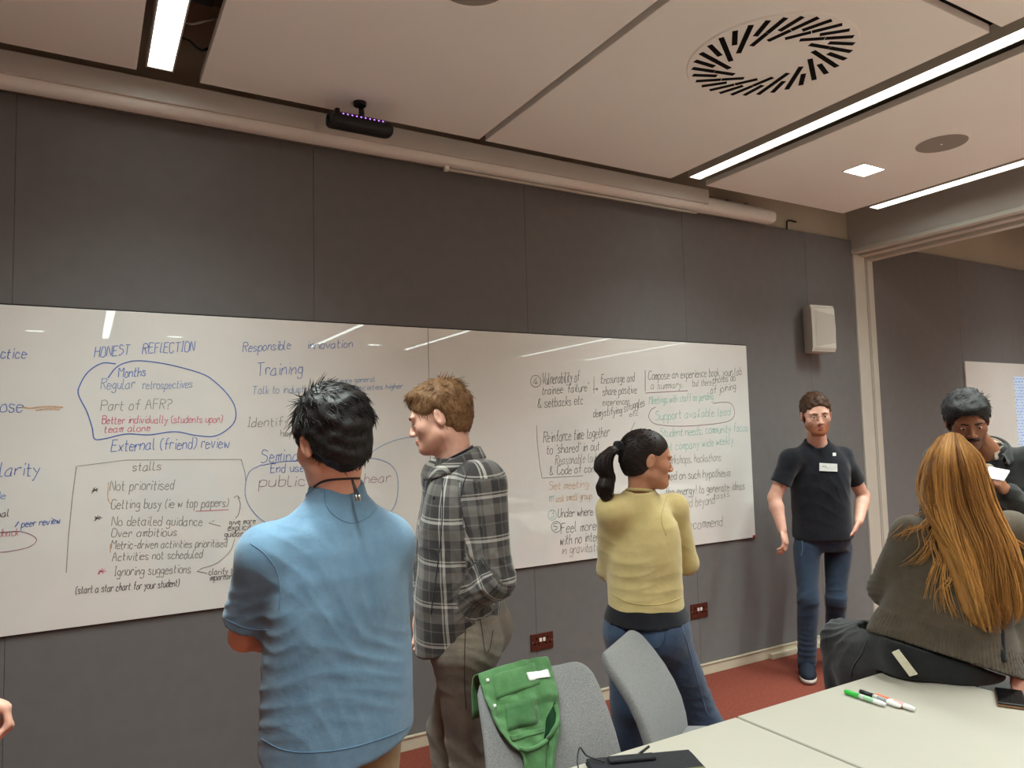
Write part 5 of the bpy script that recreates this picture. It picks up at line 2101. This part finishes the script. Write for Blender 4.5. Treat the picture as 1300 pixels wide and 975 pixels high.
fl = Folds([(knr, (0.2, 0, 1), 0.05, 0.007, 0.12), (knl, (0.2, 0, 1), 0.05, 0.008, 0.12), (anr + [0, 0, 0.08], (0.1, 0, 1), 0.04, 0.007, 0.12), (W(1045, 690, 4.6), (0.4, 0, 1), 0.06, 0.005, 0.10)], 33, 0.002, 14)
tr = p.trousers(M_DJ, hl, hr, knl, knr, anl, anr, r=(0.082, 0.064, 0.054), h=0.007, top=0.01, folds=fl, name='jeans', ea=0.0)
bvt = bvh_of(tr)
seam('pocket_seam', bvt, [(1018, 684), (1019, 695), (1017, 706)], 0.0022, M_STL, tr)
seam('fly_seam', bvt, [(1046, 682), (1044, 692), (1042, 700)], 0.002, M_STB, tr)
seam('side_crease', bvt, [(1069, 684), (1070, 696)], 0.0022, M_STL, tr)
p.shoe(anr, math.radians(229), M_SHOEB, M_SOLEW)
p.shoe(anl, math.radians(205), M_SHOEB, M_SOLEW)

# ---------------------------------------------------------------- red-haired woman sitting on the table
az = math.radians(52)
p = Person('person with very long red hair in a brown knit cardigan, sitting on the table edge', W(1222, 650, 2.52), W(1197, 814, 2.48), az,
           W(1205, 602, 2.54), frame(math.radians(22), math.radians(-10), math.radians(4)), s=0.96, fem=True, hs=0.94,
           sh_l=W(1158, 680, 2.50), sh_r=W(1284, 674, 2.56))
p5 = p
elL, wrL = W(1124, 748, 2.64), W(1160, 770, 2.86)
elR, wrR = W(1314, 768, 2.50), W(1296, 846, 2.38)
p.body(SK_B, [(p.shl, elL, wrL, W(1200, 780, 2.95) - wrL, (0, 0, -1), 1, 0.4), (p.shr, elR, wrR, W(1292, 895, 2.34) - wrR, -CF, -1, 0.25)])
p.eyes()
p.brows(H_RED, 0.002)


def knit_mat():
    t = NT('brown_knit')
    v = t.coord()
    a = t.noise(v, 30, 4)
    b = t.noise(v, 420, 3, 0.7)
    c = t.mix(0.4, t.ramp(a, rgb(72, 62, 50), rgb(92, 80, 66)), t.ramp(b, rgb(58, 50, 40), rgb(110, 98, 82), .3, .7))
    t.l(c, t.b.inputs['Base Color'])
    t.b.inputs['Roughness'].default_value = 1.0
    t.b.inputs['Specular IOR Level'].default_value = 0.1
    t.b.inputs['Sheen Weight'].default_value = 0.25
    t.bump(b, 0.6, 0.004)
    return t.m


M_KNIT = knit_mat()
k = p.Lt / 0.535
S = Sdf()
zz = np.array([-0.12, -0.06, 0.02, 0.12, 0.22, 0.32, 0.40, 0.45, 0.49, 0.52, 0.55]) * k
LC_ = loft(p.pelvis, p.R, zz, [0.240, 0.236, 0.218, 0.190, 0.180, 0.176, 0.162, 0.132, 0.095, 0.07, 0.06], [0.176, 0.172, 0.158, 0.140, 0.132, 0.125, 0.11, 0.092, 0.075, 0.062, 0.056],
           cy=[-0.005, -0.005, 0, 0, 0, 0, 0, 0, 0, 0, 0], n=2.2)
S.add(LC_, 0)
for sh, el, wr in ((p.shl, elL, wrL), (p.shr, elR, wrR)):
    S.add(cone(p.neck - p.up * 0.065, sh, 0.05, 0.062), 0.05)
    S.add(cone(sh, el, 0.064, 0.056), 0.03)
    a = Sdf()
    a.add(cone(el, wr, 0.056, 0.046), 0)
    a.keep(plane(el + (wr - el) * 0.97, wr - el))
    S.add(a, 0.02)
S.keep(plane(p.P(0, 0, -0.05 * k), -p.up - p.r * 0.06 - p.f * 0.1), 0.004)
S.cut(cone(p.neck + p.up * 0.01, p.neck + p.up * 0.1 + p.f * 0.03, 0.055, 0.065), 0.005)
fl = Folds([(elL, (0.3, 0, 1), 0.024, 0.008, 0.08), (W(1150, 715, 2.42), (0.8, 0, 1), 0.04, 0.007, 0.08), (W(1160, 780, 2.4), (0.4, 0, 1), 0.05, 0.006, 0.12), (elR, (0.2, 0, 1), 0.03, 0.007, 0.09),
            (W(1210, 780, 2.36), (0.2, 0, 1), 0.06, 0.005, 0.12)], 41, 0.002, 14)
rib0 = p.P(0, 0, -0.05 * k)
rn = nrm(-p.up - p.r * 0.06 - p.f * 0.1)


def knit_disp(V, N, fl=fl, p=p):
    d = fl(V, N)
    t = -(V - rib0) @ rn
    q = (V - p.pelvis) @ p.R
    ang = np.arctan2(q[:, 0], q[:, 1])
    d = d + 0.0032 * np.sin(ang * 95) * np.clip((0.085 - t) / 0.01, 0, 1)
    return d


pts = np.array([p.pelvis, p.neck, p.shl, p.shr, elL, elR, wrL, wrR])
cd = build('cardigan', S, pts.min(0) - 0.26, pts.max(0) + 0.26, 0.0055, M_KNIT, p.e, knit_disp)
# black trousers, thighs over the table edge
M_BLKT = cloth_mat('black_cotton', rgb(26, 26, 27), rgb(44, 44, 44), 14, 800, bump=0.3)
S = Sdf()
hl, hr = W(1152, 824, 2.46), W(1222, 826, 2.50)
knl, knr = W(1068, 812, 2.86), W(1138, 806, 2.98)
anl, anr = W(1082, 1010, 2.86), W(1150, 985, 3.08)
anl[2] = anr[2] = 0.07
S.add(loft(p.pelvis, p.R, np.array([-0.14, -0.06, 0.02, 0.08]) * k, [0.17, 0.190, 0.172, 0.14], [0.13, 0.146, 0.13, 0.105], n=2.2), 0)
for h_, kn, an in ((hl, knl, anl), (hr, knr, anr)):
    S.add(cone(h_, kn, 0.088, 0.074), 0.04)
    S.add(cone(kn, an, 0.074, 0.06), 0.03)
S.add(cone(hl - np.array([0, 0, 0.02]), W(1088, 848, 2.76), 0.09, 0.085), 0.05)
S.add(cone(W(1100, 850, 2.72), W(1090, 930, 2.80), 0.08, 0.07), 0.04)
S.cut(lambda P: np.maximum(P[:, 2] - 0.7215, P[:, 1] + 1.955), 0.004)
S.cut(lambda P, L=LC_: np.maximum(L(P) - 0.05, (P - rib0) @ rn - 0.004), 0.004)
fl = Folds([(knl, (1, -0.3, 0.3), 0.035, 0.009, 0.13), (W(1100, 815, 2.7), (1, 0, 0.4), 0.04, 0.007, 0.10), (W(1090, 850, 2.7), (0.6, 0, 1), 0.04, 0.008, 0.12)], 43, 0.002, 14)
pts = np.array([p.pelvis, hl, hr, knl, knr, anl, anr])
lo, hi = pts.min(0) - 0.25, pts.max(0) + 0.2
lo[2] = 0.05
tr = build('trousers', S, lo, hi, 0.007, M_BLKT, p.e, fl)
bvt = bvh_of(tr)
seam('pocket_seam', bvt, [(1101, 812), (1094, 830), (1084, 845), (1080, 858)], 0.003, cloth_mat('black_seam', rgb(58, 58, 58), rgb(70, 70, 70)), tr)
c0_, n0_ = drop(bvt, 1148, 840, 0.009)
if c0_ is not None:
    dd = W(1159, 850, 2.4) - W(1137, 828, 2.4)
    du = nrm(dd - n0_ * (dd @ n0_))
    dv = np.cross(n0_, du)
    V = []
    for off in (0.004, -0.004):
        for a_, b_ in ((-0.042, -0.010), (0.042, -0.012), (0.046, 0.012), (-0.040, 0.013)):
            V.append(tuple(c0_ + du * a_ + dv * b_ + n0_ * off))
    raw('white_card', V, [(0, 1, 2, 3), (7, 6, 5, 4), (0, 4, 5, 1), (1, 5, 6, 2), (2, 6, 7, 3), (3, 7, 4, 0)], simple('ivory_card', rgb(214, 206, 182), 0.5), p.e, smooth=False, world=True)
for a_ in (anl, anr):
    p.shoe(a_, math.radians(30), M_SHOEB, M_SOLEW)
def red_hair():
    t = NT('hair_copper_locks')
    a = t.n('ShaderNodeAttribute', attribute_name='tone')
    r = t.ramp(a.outputs['Fac'], rgb(122, 74, 30), rgb(222, 164, 92), 0.05, 0.95)
    t.l(r, t.b.inputs['Base Color'])
    t.b.inputs['Roughness'].default_value = 0.36
    t.b.inputs['Specular IOR Level'].default_value = 0.4
    return t.m


H_RED2 = red_hair()
# hair: crown cap, solid core and long locks
GD = [
    [(1190, 557, 2.50), (1176, 582, 2.50), (1170, 612, 2.48), (1171, 640, 2.44), (1184, 664, 2.405), (1208, 705, 2.385), (1236, 785, 2.37)],
    [(1194, 554, 2.48), (1181, 580, 2.45), (1177, 612, 2.43), (1182, 645, 2.41), (1206, 682, 2.385), (1230, 735, 2.37), (1247, 797, 2.36)],
    [(1200, 551, 2.46), (1190, 585, 2.41), (1190, 630, 2.40), (1206, 680, 2.375), (1226, 725, 2.36), (1240, 765, 2.355), (1253, 803, 2.35)],
    [(1207, 549, 2.46), (1206, 590, 2.395), (1212, 640, 2.385), (1230, 690, 2.36), (1244, 735, 2.35), (1254, 775, 2.345), (1262, 806, 2.345)],
    [(1213, 550, 2.46), (1224, 590, 2.40), (1236, 640, 2.39), (1254, 690, 2.365), (1262, 735, 2.355), (1269, 775, 2.35), (1273, 806, 2.35)],
    [(1217, 551, 2.47), (1236, 585, 2.42), (1253, 640, 2.41), (1272, 690, 2.385), (1282, 735, 2.375), (1286, 775, 2.37), (1284, 802, 2.37)],
    [(1220, 553, 2.49), (1243, 582, 2.455), (1262, 642, 2.43), (1285, 692, 2.415), (1298, 735, 2.40), (1303, 768, 2.39), (1296, 792, 2.39)],
    [(1222, 555, 2.51), (1249, 584, 2.485), (1267, 640, 2.46), (1290, 690, 2.45), (1305, 730, 2.42), (1310, 760, 2.41), (1303, 782, 2.40)],
]
GC = [catmull([W(x, y, d - 0.045 * min(1.2, max(0.0, (y - 650) / 100.0))) for x, y, d in g], 5) for g in GD]
S, lo, hi = cap(p, 0.004, face=(0.096, -0.03, 0.074, 0.072, 0.092), nape=-0.12, side=-0.002, ears=False)
core = Sdf()
core.add(S, 0)
for g in GC[2:6]:
    g2 = [np.array(q) + CF * 0.05 for q in g[9:]]
    for i in range(0, len(g2) - 2, 2):
        f = i / len(g2)
        core.add(cone(g2[i], g2[i + 2], 0.020, 0.020 if f < 0.8 else 0.012), 0.02)
allp = np.array([q for g in GC for q in g])
V, F = nets(core, np.minimum(allp.min(0) - 0.1, lo), np.maximum(allp.max(0) + 0.1, hi), 0.006)
rs = np.random.RandomState(11)
paths, tones = [], []
ng, npt = len(GC), len(GC[0])
A = np.array(GC)
NCL = 110
cl = [(rs.uniform(0, ng - 1), rs.uniform(0, 0.03), rs.uniform(0, 6.28), rs.uniform(0.002, 0.008), rs.uniform(0.6, 1.5), rs.uniform(0.8, 1.0), rs.uniform(0, 1)) for _ in range(NCL)]
for i in range(3600):
    c_ = cl[rs.randint(NCL)]
    s_ = min(max(c_[0] + rs.normal() * 0.10, 0), ng - 1 - 1e-6)
    i0 = min(int(s_), ng - 2)
    fr = s_ - i0
    base = A[i0] * (1 - fr) + A[i0 + 1] * fr
    n_ = int(npt * min(1.0, c_[5] * rs.uniform(0.93, 1.05)))
    dep = c_[1] + rs.uniform(-0.004, 0.006)
    P = []
    for j in range(n_):
        f = j / npt
        P.append(base[j] + CF * dep * min(1, f * 3) + CR * (c_[3] * math.sin(c_[2] + f * 9 * c_[4]) * min(1, f * 2)) - CF * (0.002 + 0.003 * math.cos(c_[2] + f * 8)) + rs.normal(size=3) * 0.0006)
    paths.append(P)
    tones.append(min(1, max(0, c_[6] * 0.7 + rs.uniform(-0.1, 0.4))))
# loose wisps over the left shoulder blade
WI = [[(1180, 640), (1168, 655), (1150, 672), (1138, 686)], [(1184, 650), (1180, 680), (1168, 705), (1155, 718)], [(1196, 668), (1198, 700), (1190, 730), (1186, 760)], [(1190, 660), (1175, 668), (1160, 672), (1142, 680)],
      [(1205, 690), (1200, 725), (1206, 760), (1216, 785)], [(1192, 680), (1202, 715), (1200, 745), (1204, 775)], [(1210, 700), (1214, 740), (1225, 775), (1232, 795)], [(1186, 656), (1182, 690), (1190, 715), (1184, 742)],
      [(1182, 645), (1172, 670), (1176, 695), (1160, 712)], [(1215, 705), (1206, 735), (1196, 752), (1203, 778)], [(1296, 690), (1306, 720), (1310, 750), (1304, 775)]]
bvc = bvh_of(cd)
seam('black_strap', bvc, [(1273, 800), (1274, 820), (1274, 840)], 0.009, M_BLKT, cd, -0.003)
for w_ in WI:
    for r_ in range(9):
        j1, j2 = rs.normal(0, 2.5), rs.normal(0, 4)
        P = []
        for q, (x, y) in enumerate(w_):
            pt, _ = drop(bvc, x + j1 + q * j2 * 0.6, y + rs.normal(0, 1.2), 0.008)
            if pt is not None:
                P.append(pt)
        if len(P) > 2:
            paths.append(catmull([W(1196 + rs.normal(0, 5), 640, 2.40)] + P, 5))
            tones.append(rs.uniform(0.3, 1))
v2, f2 = strands('', None, None, None, paths, 0.0018)
tone = np.concatenate([np.full(len(V), 0.3)] + [np.full(3 * len(q), t_) for q, t_ in zip(paths, tones)])
stuff(np_mesh('long_hair', np.concatenate([V, np.array(v2)]), np.concatenate([F, np.array(f2) + len(V)]), H_RED2, p.e, {'tone': tone}))

# ---------------------------------------------------------------- man in the dark jacket behind her
az = math.radians(240)
p = Person('person with dark greying hair and moustache in a black jacket, holding white paper', W(1251, 568, 3.50), W(1262, 740, 3.55), az,
           W(1228, 535, 3.42), frame(math.radians(232), math.radians(-20), math.radians(3)), s=1.0, hs=1.03)
p6 = p
elL, wrL = p.P(-0.25, 0.04, 0.18), W(1276, 622, 3.26)
elR, wrR = p.P(0.26, 0.05, 0.16), p.P(0.06, 0.24, 0.2)
p.body(SK_D, [(p.shl, elL, wrL, W(1262, 604, 3.2) - wrL, p.r, -1, 0.6), (p.shr, elR, wrR, -p.r + p.f * 0.3, -p.f, 1, 0.5)], stub=0.5, h=0.005)
p.eyes()
p.brows(H_BLACK, 0.0036)
MB().tube(catmull([p.T(-0.028, 0.090, -0.058), p.T(-0.012, 0.104, -0.050), p.T(0, 0.106, -0.0495), p.T(0.012, 0.104, -0.050), p.T(0.028, 0.090, -0.058)], 4), [0.002] + [0.0055] * 15 + [0.002], 6).obj('moustache', H_BLACK, p.e, world=True)
S = Sdf()
S.add(ell(p.T(0, 0.082, -0.1), np.array([0.018, 0.012, 0.012]) * p.hs, p.hR), 0)
build('goatee', S, p.T(0, 0.08, -0.1) - 0.06, p.T(0, 0.08, -0.1) + 0.06, 0.004, H_BLACK, p.e)
M_JACK = cloth_mat('black_jacket', rgb(28, 28, 27), rgb(46, 46, 43), 14, 700, bump=0.35)
S = Sdf()
k = p.Lt / 0.535
zz = np.array([-0.10, 0.0, 0.1, 0.2, 0.3, 0.37, 0.42, 0.465, 0.50, 0.53, 0.55]) * k
S.add(loft(p.pelvis, p.R, zz, [0.21, 0.208, 0.2, 0.196, 0.2, 0.2, 0.186, 0.155, 0.115, 0.086, 0.078], [0.15, 0.148, 0.142, 0.14, 0.142, 0.134, 0.116, 0.096, 0.082, 0.074, 0.07], n=2.3), 0)
for sh, el, wr in ((p.shl, elL, wrL), (p.shr, elR, wrR)):
    S.add(cone(p.neck - p.up * 0.06, sh, 0.055, 0.07), 0.05)
    S.add(cone(sh, el, 0.074, 0.062), 0.03)
    S.add(cone(el, el + (wr - el) * 0.92, 0.062, 0.048), 0.02)
S.keep(plane(p.P(0, 0, -0.06 * k), -p.up), 0.004)
S.cut(cone(p.neck + p.up * 0.0 + p.f * 0.02, p.neck + p.up * 0.1 + p.f * 0.05, 0.062, 0.075), 0.005)
S.cut(cone(p.P(0, 0.16, 0.36 * k), p.P(0, 0.12, 0.52 * k), 0.02, 0.06), 0.006)
fl = Folds([(W(1285, 640, 3.3), (0.6, 0, 1), 0.05, 0.008, 0.14), (W(1275, 590, 3.35), (1, 0, 0.6), 0.06, 0.005, 0.12), (elL, (0.2, 0, 1), 0.03, 0.008, 0.1)], 51, 0.003, 12)
pts = np.array([p.pelvis, p.neck, p.shl, p.shr, elL, elR, wrL, wrR])
jk = build('jacket', S, pts.min(0) - 0.26, pts.max(0) + 0.26, 0.007, M_JACK, p.e, fl)
collar(p, 'jacket_collar', M_JACK, jk, r=0.078, h=0.045, gap=0.75, flare=0.035, z0=0.0, droop=0.05)
S = Sdf()
S.add(ell(p.P(0, 0.066, 0.38 * k), (0.07, 0.05, 0.13), p.R), 0)
M_SHB = cloth_mat('beige_shirt', rgb(176, 156, 138), rgb(196, 178, 158), 14, 900)
build('inner_shirt', S, p.P(0, 0.08, 0.42 * k) - 0.2, p.P(0, 0.08, 0.42 * k) + 0.2, 0.006, M_SHB, p.e)
collar(p, 'inner_collar', M_SHB, p.e, r=0.064, h=0.036, gap=0.45, flare=0.008, z0=0.004, droop=0.035)
bvj = bvh_of(jk)
seam('chest_pocket', bvj, [(1262, 588), (1272, 590), (1281, 585), (1282, 578)], 0.002, M_BLKT, jk)
q_, n_ = drop(bvj, 1278, 587, 0.002)
if q_ is not None:
    bm = bmesh.new()
    bmesh.ops.create_uvsphere(bm, u_segments=8, v_segments=6, radius=0.006, matrix=Matrix.Translation(q_))
    bm_obj('snap_button', bm, M_SCREWS, jk, smooth=True, world=True)
S, lo, hi = cap(p, 0.018, face=(0.096, -0.03, 0.078, 0.074, 0.092), nape=-0.07, top=0.004, side=0.002)
S.add(ell(p.T(0, 0.066, 0.085), (0.066, 0.036, 0.026), p.hR), 0.02)
stuff(short_hair(p, H_GREY, S, lo, hi, 2000, lambda q: 0.03, lambda q: (0.8, 0.4, -0.3) if q[2] > 0.06 else (0, -0.3, -1), 0.08, seed=9, amp=0.002, fscale=60))
hl, hr = p.P(-0.09, 0, -0.05), p.P(0.09, 0, -0.05)
p.trousers(M_BLKT, hl, hr, fx(hl, 0.48) + p.f * 0.02, fx(hr, 0.48) + p.f * 0.02, fx(hl, 0.07), fx(hr, 0.07), h=0.009, top=0.05, ea=0.008)
for a_ in (hl, hr):
    p.shoe(fx(a_, 0.07), az, M_SHOEB, M_SOLEW)
# paper held in his hand
pa = empty('paper_sheet', tuple(W(1272, 603, 3.2)), label='folded white paper held by the man in the black jacket', cat='paper')
Q = [W(1256, 594, 3.22), W(1282, 599, 3.14), W(1274, 612, 3.06), W(1250, 607, 3.14)]
n_ = nrm(np.cross(Q[1] - Q[0], Q[3] - Q[0]))
V = [tuple(q) for q in Q] + [tuple(q - n_ * 0.003) for q in Q]
raw('sheet', V, [(0, 1, 2, 3), (7, 6, 5, 4), (0, 4, 5, 1), (1, 5, 6, 2), (2, 6, 7, 3), (3, 7, 4, 0)], M_BADGE, pa, smooth=False, world=True)
Q2 = [q + n_ * 0.004 * (1 if n_[2] > 0 else -1) for q in Q]
V = [tuple(q) for q in Q2] + [tuple(q - n_ * 0.0025) for q in Q2]
raw('top_fold', V, [(0, 1, 2, 3), (7, 6, 5, 4), (0, 4, 5, 1), (1, 5, 6, 2), (2, 6, 7, 3), (3, 7, 4, 0)], M_BADGE, pa, smooth=False, world=True)

# ---------------------------------------------------------------- person cut by the left edge: only a hand shows
az = math.radians(60)
p = Person('person cut off by the left picture edge, only a closed hand showing', W(-215, 640, 1.75), W(-205, 900, 1.80), az,
           W(-205, 570, 1.75), frame(math.radians(50), -0.1, 0), s=1.0, hs=1.0)
elR, wrR = p.P(0.25, 0.0, 0.20), W(-46, 886, 1.62)
elR = (p.shr + wrR) / 2 + np.array([0.02, -0.02, -0.16])
elL, wrL = p.P(-0.25, 0.02, 0.18), p.P(-0.24, 0.12, -0.05)
p.body(SK_B, [(p.shl, elL, wrL, (0, 0, -1), p.r, 1, 0.4), (p.shr, elR, wrR, W(10, 898, 1.66) - wrR, -CF * 0.3 - CU, -1, 1.0)], h=0.006)
p.eyes()
M_GRT = cloth_mat('grey_marl', rgb(104, 106, 110), rgb(128, 130, 134), 14, 900)
S = Sdf()
k = p.Lt / 0.535
S.add(p.torso(0.02, 0.02), 0)
for sh, el in ((p.shl, elL), (p.shr, elR)):
    S.add(cone(p.neck - p.up * 0.07, sh, 0.05, 0.062), 0.05)
    S.add(cone(sh, sh + (el - sh) * 0.7, 0.066, 0.06), 0.03)
S.keep(plane(p.P(0, 0, -0.04), -p.up))
S.cut(cone(p.neck + p.up * 0.02, p.neck + p.up * 0.1 + p.f * 0.04, 0.058, 0.07), 0.005)
build('t_shirt', S, p.P(0, 0, 0.2) - 0.6, p.P(0, 0, 0.2) + 0.6, 0.009, M_GRT, p.e)
S, lo, hi = cap(p, 0.012)
stuff(short_hair(p, H_CHEST, S, lo, hi, 500, lambda q: 0.02, lambda q: (0, -0.3, -1), 0.08, seed=13, h=0.006))
hl, hr = p.P(-0.09, 0, -0.05), p.P(0.09, 0, -0.05)
p.trousers(M_DJ, hl, hr, fx(hl, 0.48) + p.f * 0.02, fx(hr, 0.48) + p.f * 0.02, fx(hl, 0.07), fx(hr, 0.07), h=0.010, top=0.05, ea=0.008)
for a_ in (hl, hr):
    p.shoe(fx(a_, 0.07), az, M_SHOEB, M_SOLEW)

# ---------------------------------------------------------------- green jacket hung on the chair
M_GREEN = cloth_mat('green_cotton', rgb(66, 106, 62), rgb(90, 132, 84), 22, 800, bump=0.4)
M_GREEN2 = cloth_mat('green_cotton_dark', rgb(58, 96, 56), rgb(76, 114, 72), 22, 800)
gj = empty('green_jacket', CH1[0][:2] + (0.80,), label='green cotton jacket with a white label hung over the chair back', cat='jacket')
cm = Matrix.Translation(CH1[0]) @ Matrix.Rotation(CH1[1], 4, 'Z')


def back_pt(v, off=0.0, x=0.0):
    y, z = back_profile(v)
    y2, z2 = back_profile(v + 0.02)
    y1, z1 = back_profile(v - 0.02)
    t = Vector((0, y2 - y1, z2 - z1)).normalized()
    at = Vector((0, t.z, -t.y))
    return np.array(cm @ (Vector((x, y, z)) + at * off)), np.array(cm.to_3x3() @ at)


pc, pn = back_pt(0.6, 0.02)
LEFT = [(604, 862), (611, 885), (618, 905), (630, 930), (645, 948), (660, 960), (664, 985)]
RIGHT = [(694, 838), (700, 860), (704, 885), (708, 905), (710, 925), (706, 945), (700, 985)]
LC, RC = catmull([(a, b, 0) for a, b in LEFT], 7), catmull([(a, b, 0) for a, b in RIGHT], 7)
nz = Noise3(77, 45.0)
nz2 = Noise3(78, 110.0)
NU = 44
V = []
rows = len(LC)


def on_back(px, py, off):
    P = px_on_plane(px, py, pc, pn)
    # follow the curve of the backrest
    for _ in range(3):
        v = min(max((P[2] - 0.44) / 0.365, 0.0), 1.0)
        q, n = back_pt(v, 0.02)
        P = px_on_plane(px, py, q, n)
    return P + n * off, n


TOPROWS = 6
for j in range(-TOPROWS, rows):
    for i in range(NU + 1):
        s_ = i / NU
        if j >= 0:
            px = LC[j][0] * (1 - s_) + RC[j][0] * s_
            py = LC[j][1] * (1 - s_) + RC[j][1] * s_ - 3.0 * math.sin(math.pi * s_) * (1 - j / rows)
            f = j / rows
            P, n = on_back(px, py, 0.0)
            w = 0.010 + 0.010 * math.sin(math.pi * s_) * (0.4 + f) + 0.004 * nz(P[None])[0] + 0.002 * nz2(P[None])[0]
            # flap across the upper third, opening fold at the right
            if f < 0.36:
                w += 0.008
            w += 0.012 * math.exp(-((s_ - 0.86) / 0.07) ** 2) * min(1, f * 2)
            w -= 0.010 * math.exp(-((s_ - 0.72) / 0.05) ** 2) * min(1, f * 2)
            w += 0.012 * math.exp(-(s_ / 0.06) ** 2)
            V.append(P + n * max(w, 0.003))
        else:
            # over the top edge and down the rear face
            t = -j / TOPROWS
            P0 = V[0] if False else None
            px = LC[0][0] * (1 - s_) + RC[0][0] * s_
            py = LC[0][1] * (1 - s_) + RC[0][1] * s_ - 3.0 * math.sin(math.pi * s_)
            P, n = on_back(px, py, 0.018)
            up = np.array([0, 0, 1.0])
            V.append(P - n * (0.075 * min(1, t * 2.2)) + up * (0.02 * math.sin(min(1, t * 1.6) * math.pi) - 0.16 * max(0, t - 0.4)))
F = []
for j in range(rows + TOPROWS - 1):
    for i in range(NU):
        a = j * (NU + 1) + i
        F.append((a, a + 1, a + NU + 2, a + NU + 1))
body = raw('jacket_body', V, F, M_GREEN, gj, world=True)
sm = body.modifiers.new('thick', 'SOLIDIFY')
sm.thickness = 0.004
sm.offset = 0
Vn = np.array(V)
bvg = BVHTree.FromPolygons([tuple(v) for v in V], F)
BVG = bvg


def patch(name, quad, off, mat, th=0.003, nx=10, ny=6, bulge=0.0):
    V, F = [], []
    q = [np.array(c, float) for c in quad]
    for j in range(ny + 1):
        for i in range(nx + 1):
            u, v = i / nx, j / ny
            c = (q[0] * (1 - u) + q[1] * u) * (1 - v) + (q[3] * (1 - u) + q[2] * u) * v
            P, n = drop(bvg, c[0], c[1], off)
            if P is None:
                P, n = on_back(c[0], c[1], off + 0.01)
            V.append(P + n * bulge * math.sin(math.pi * u) * math.sin(math.pi * v))
    for j in range(ny):
        for i in range(nx):
            a = j * (nx + 1) + i
            F.append((a, a + 1, a + nx + 2, a + nx + 1))
    o = raw(name, V, F, mat, gj, world=True)
    m = o.modifiers.new('thick', 'SOLIDIFY')
    m.thickness = th
    m.offset = 1
    return o


patch('pocket_flap', [(624, 858), (678, 842), (686, 868), (630, 888)], 0.005, M_GREEN, 0.004)
patch('pocket', [(640, 896), (676, 884), (682, 918), (644, 928)], 0.004, M_GREEN2, 0.004, bulge=0.004)
patch('lower_band', [(646, 935), (688, 924), (690, 930), (649, 941)], 0.005, M_GREEN, 0.004)
patch('sleeve_opening', [(694, 912), (704, 890), (705, 930), (690, 938)], 0.003, simple('dark_green_patch', rgb(26, 52, 32), 0.95, 0.1), 0.002)  # flat dark green patch laid on the cloth as the opening
lb = patch('white_label', [(667, 855), (694, 852), (697, 861), (671, 865)], 0.008, M_BADGE, 0.003)
for (x, y) in ((619, 864), (627, 897)):
    P, n = drop(bvg, x, y, 0.003)
    if P is not None:
        bm = bmesh.new()
        bmesh.ops.create_uvsphere(bm, u_segments=8, v_segments=6, radius=0.006, matrix=Matrix.Translation(P))
        bm_obj('snap_button', bm, M_BADGE, gj, smooth=True, world=True)
hem = []
for q in LC[4:-2]:
    P, n = drop(bvg, q[0] + 1.5, q[1] - 0.5, 0.004)
    if P is not None:
        hem.append(P)
MB().tube(hem, 0.0085, 8).obj('rolled_hem', M_GREEN, gj, world=True)
hem = []
for q in catmull([(640, 942, 0), (652, 950, 0), (668, 952, 0), (685, 946, 0), (700, 934, 0), (706, 915, 0), (703, 895, 0)], 5):
    P, n = drop(bvg, q[0], q[1], 0.006)
    if P is not None:
        hem.append(P)
MB().tube(hem, 0.0065, 8).obj('collar_roll', M_GREEN, gj, world=True)
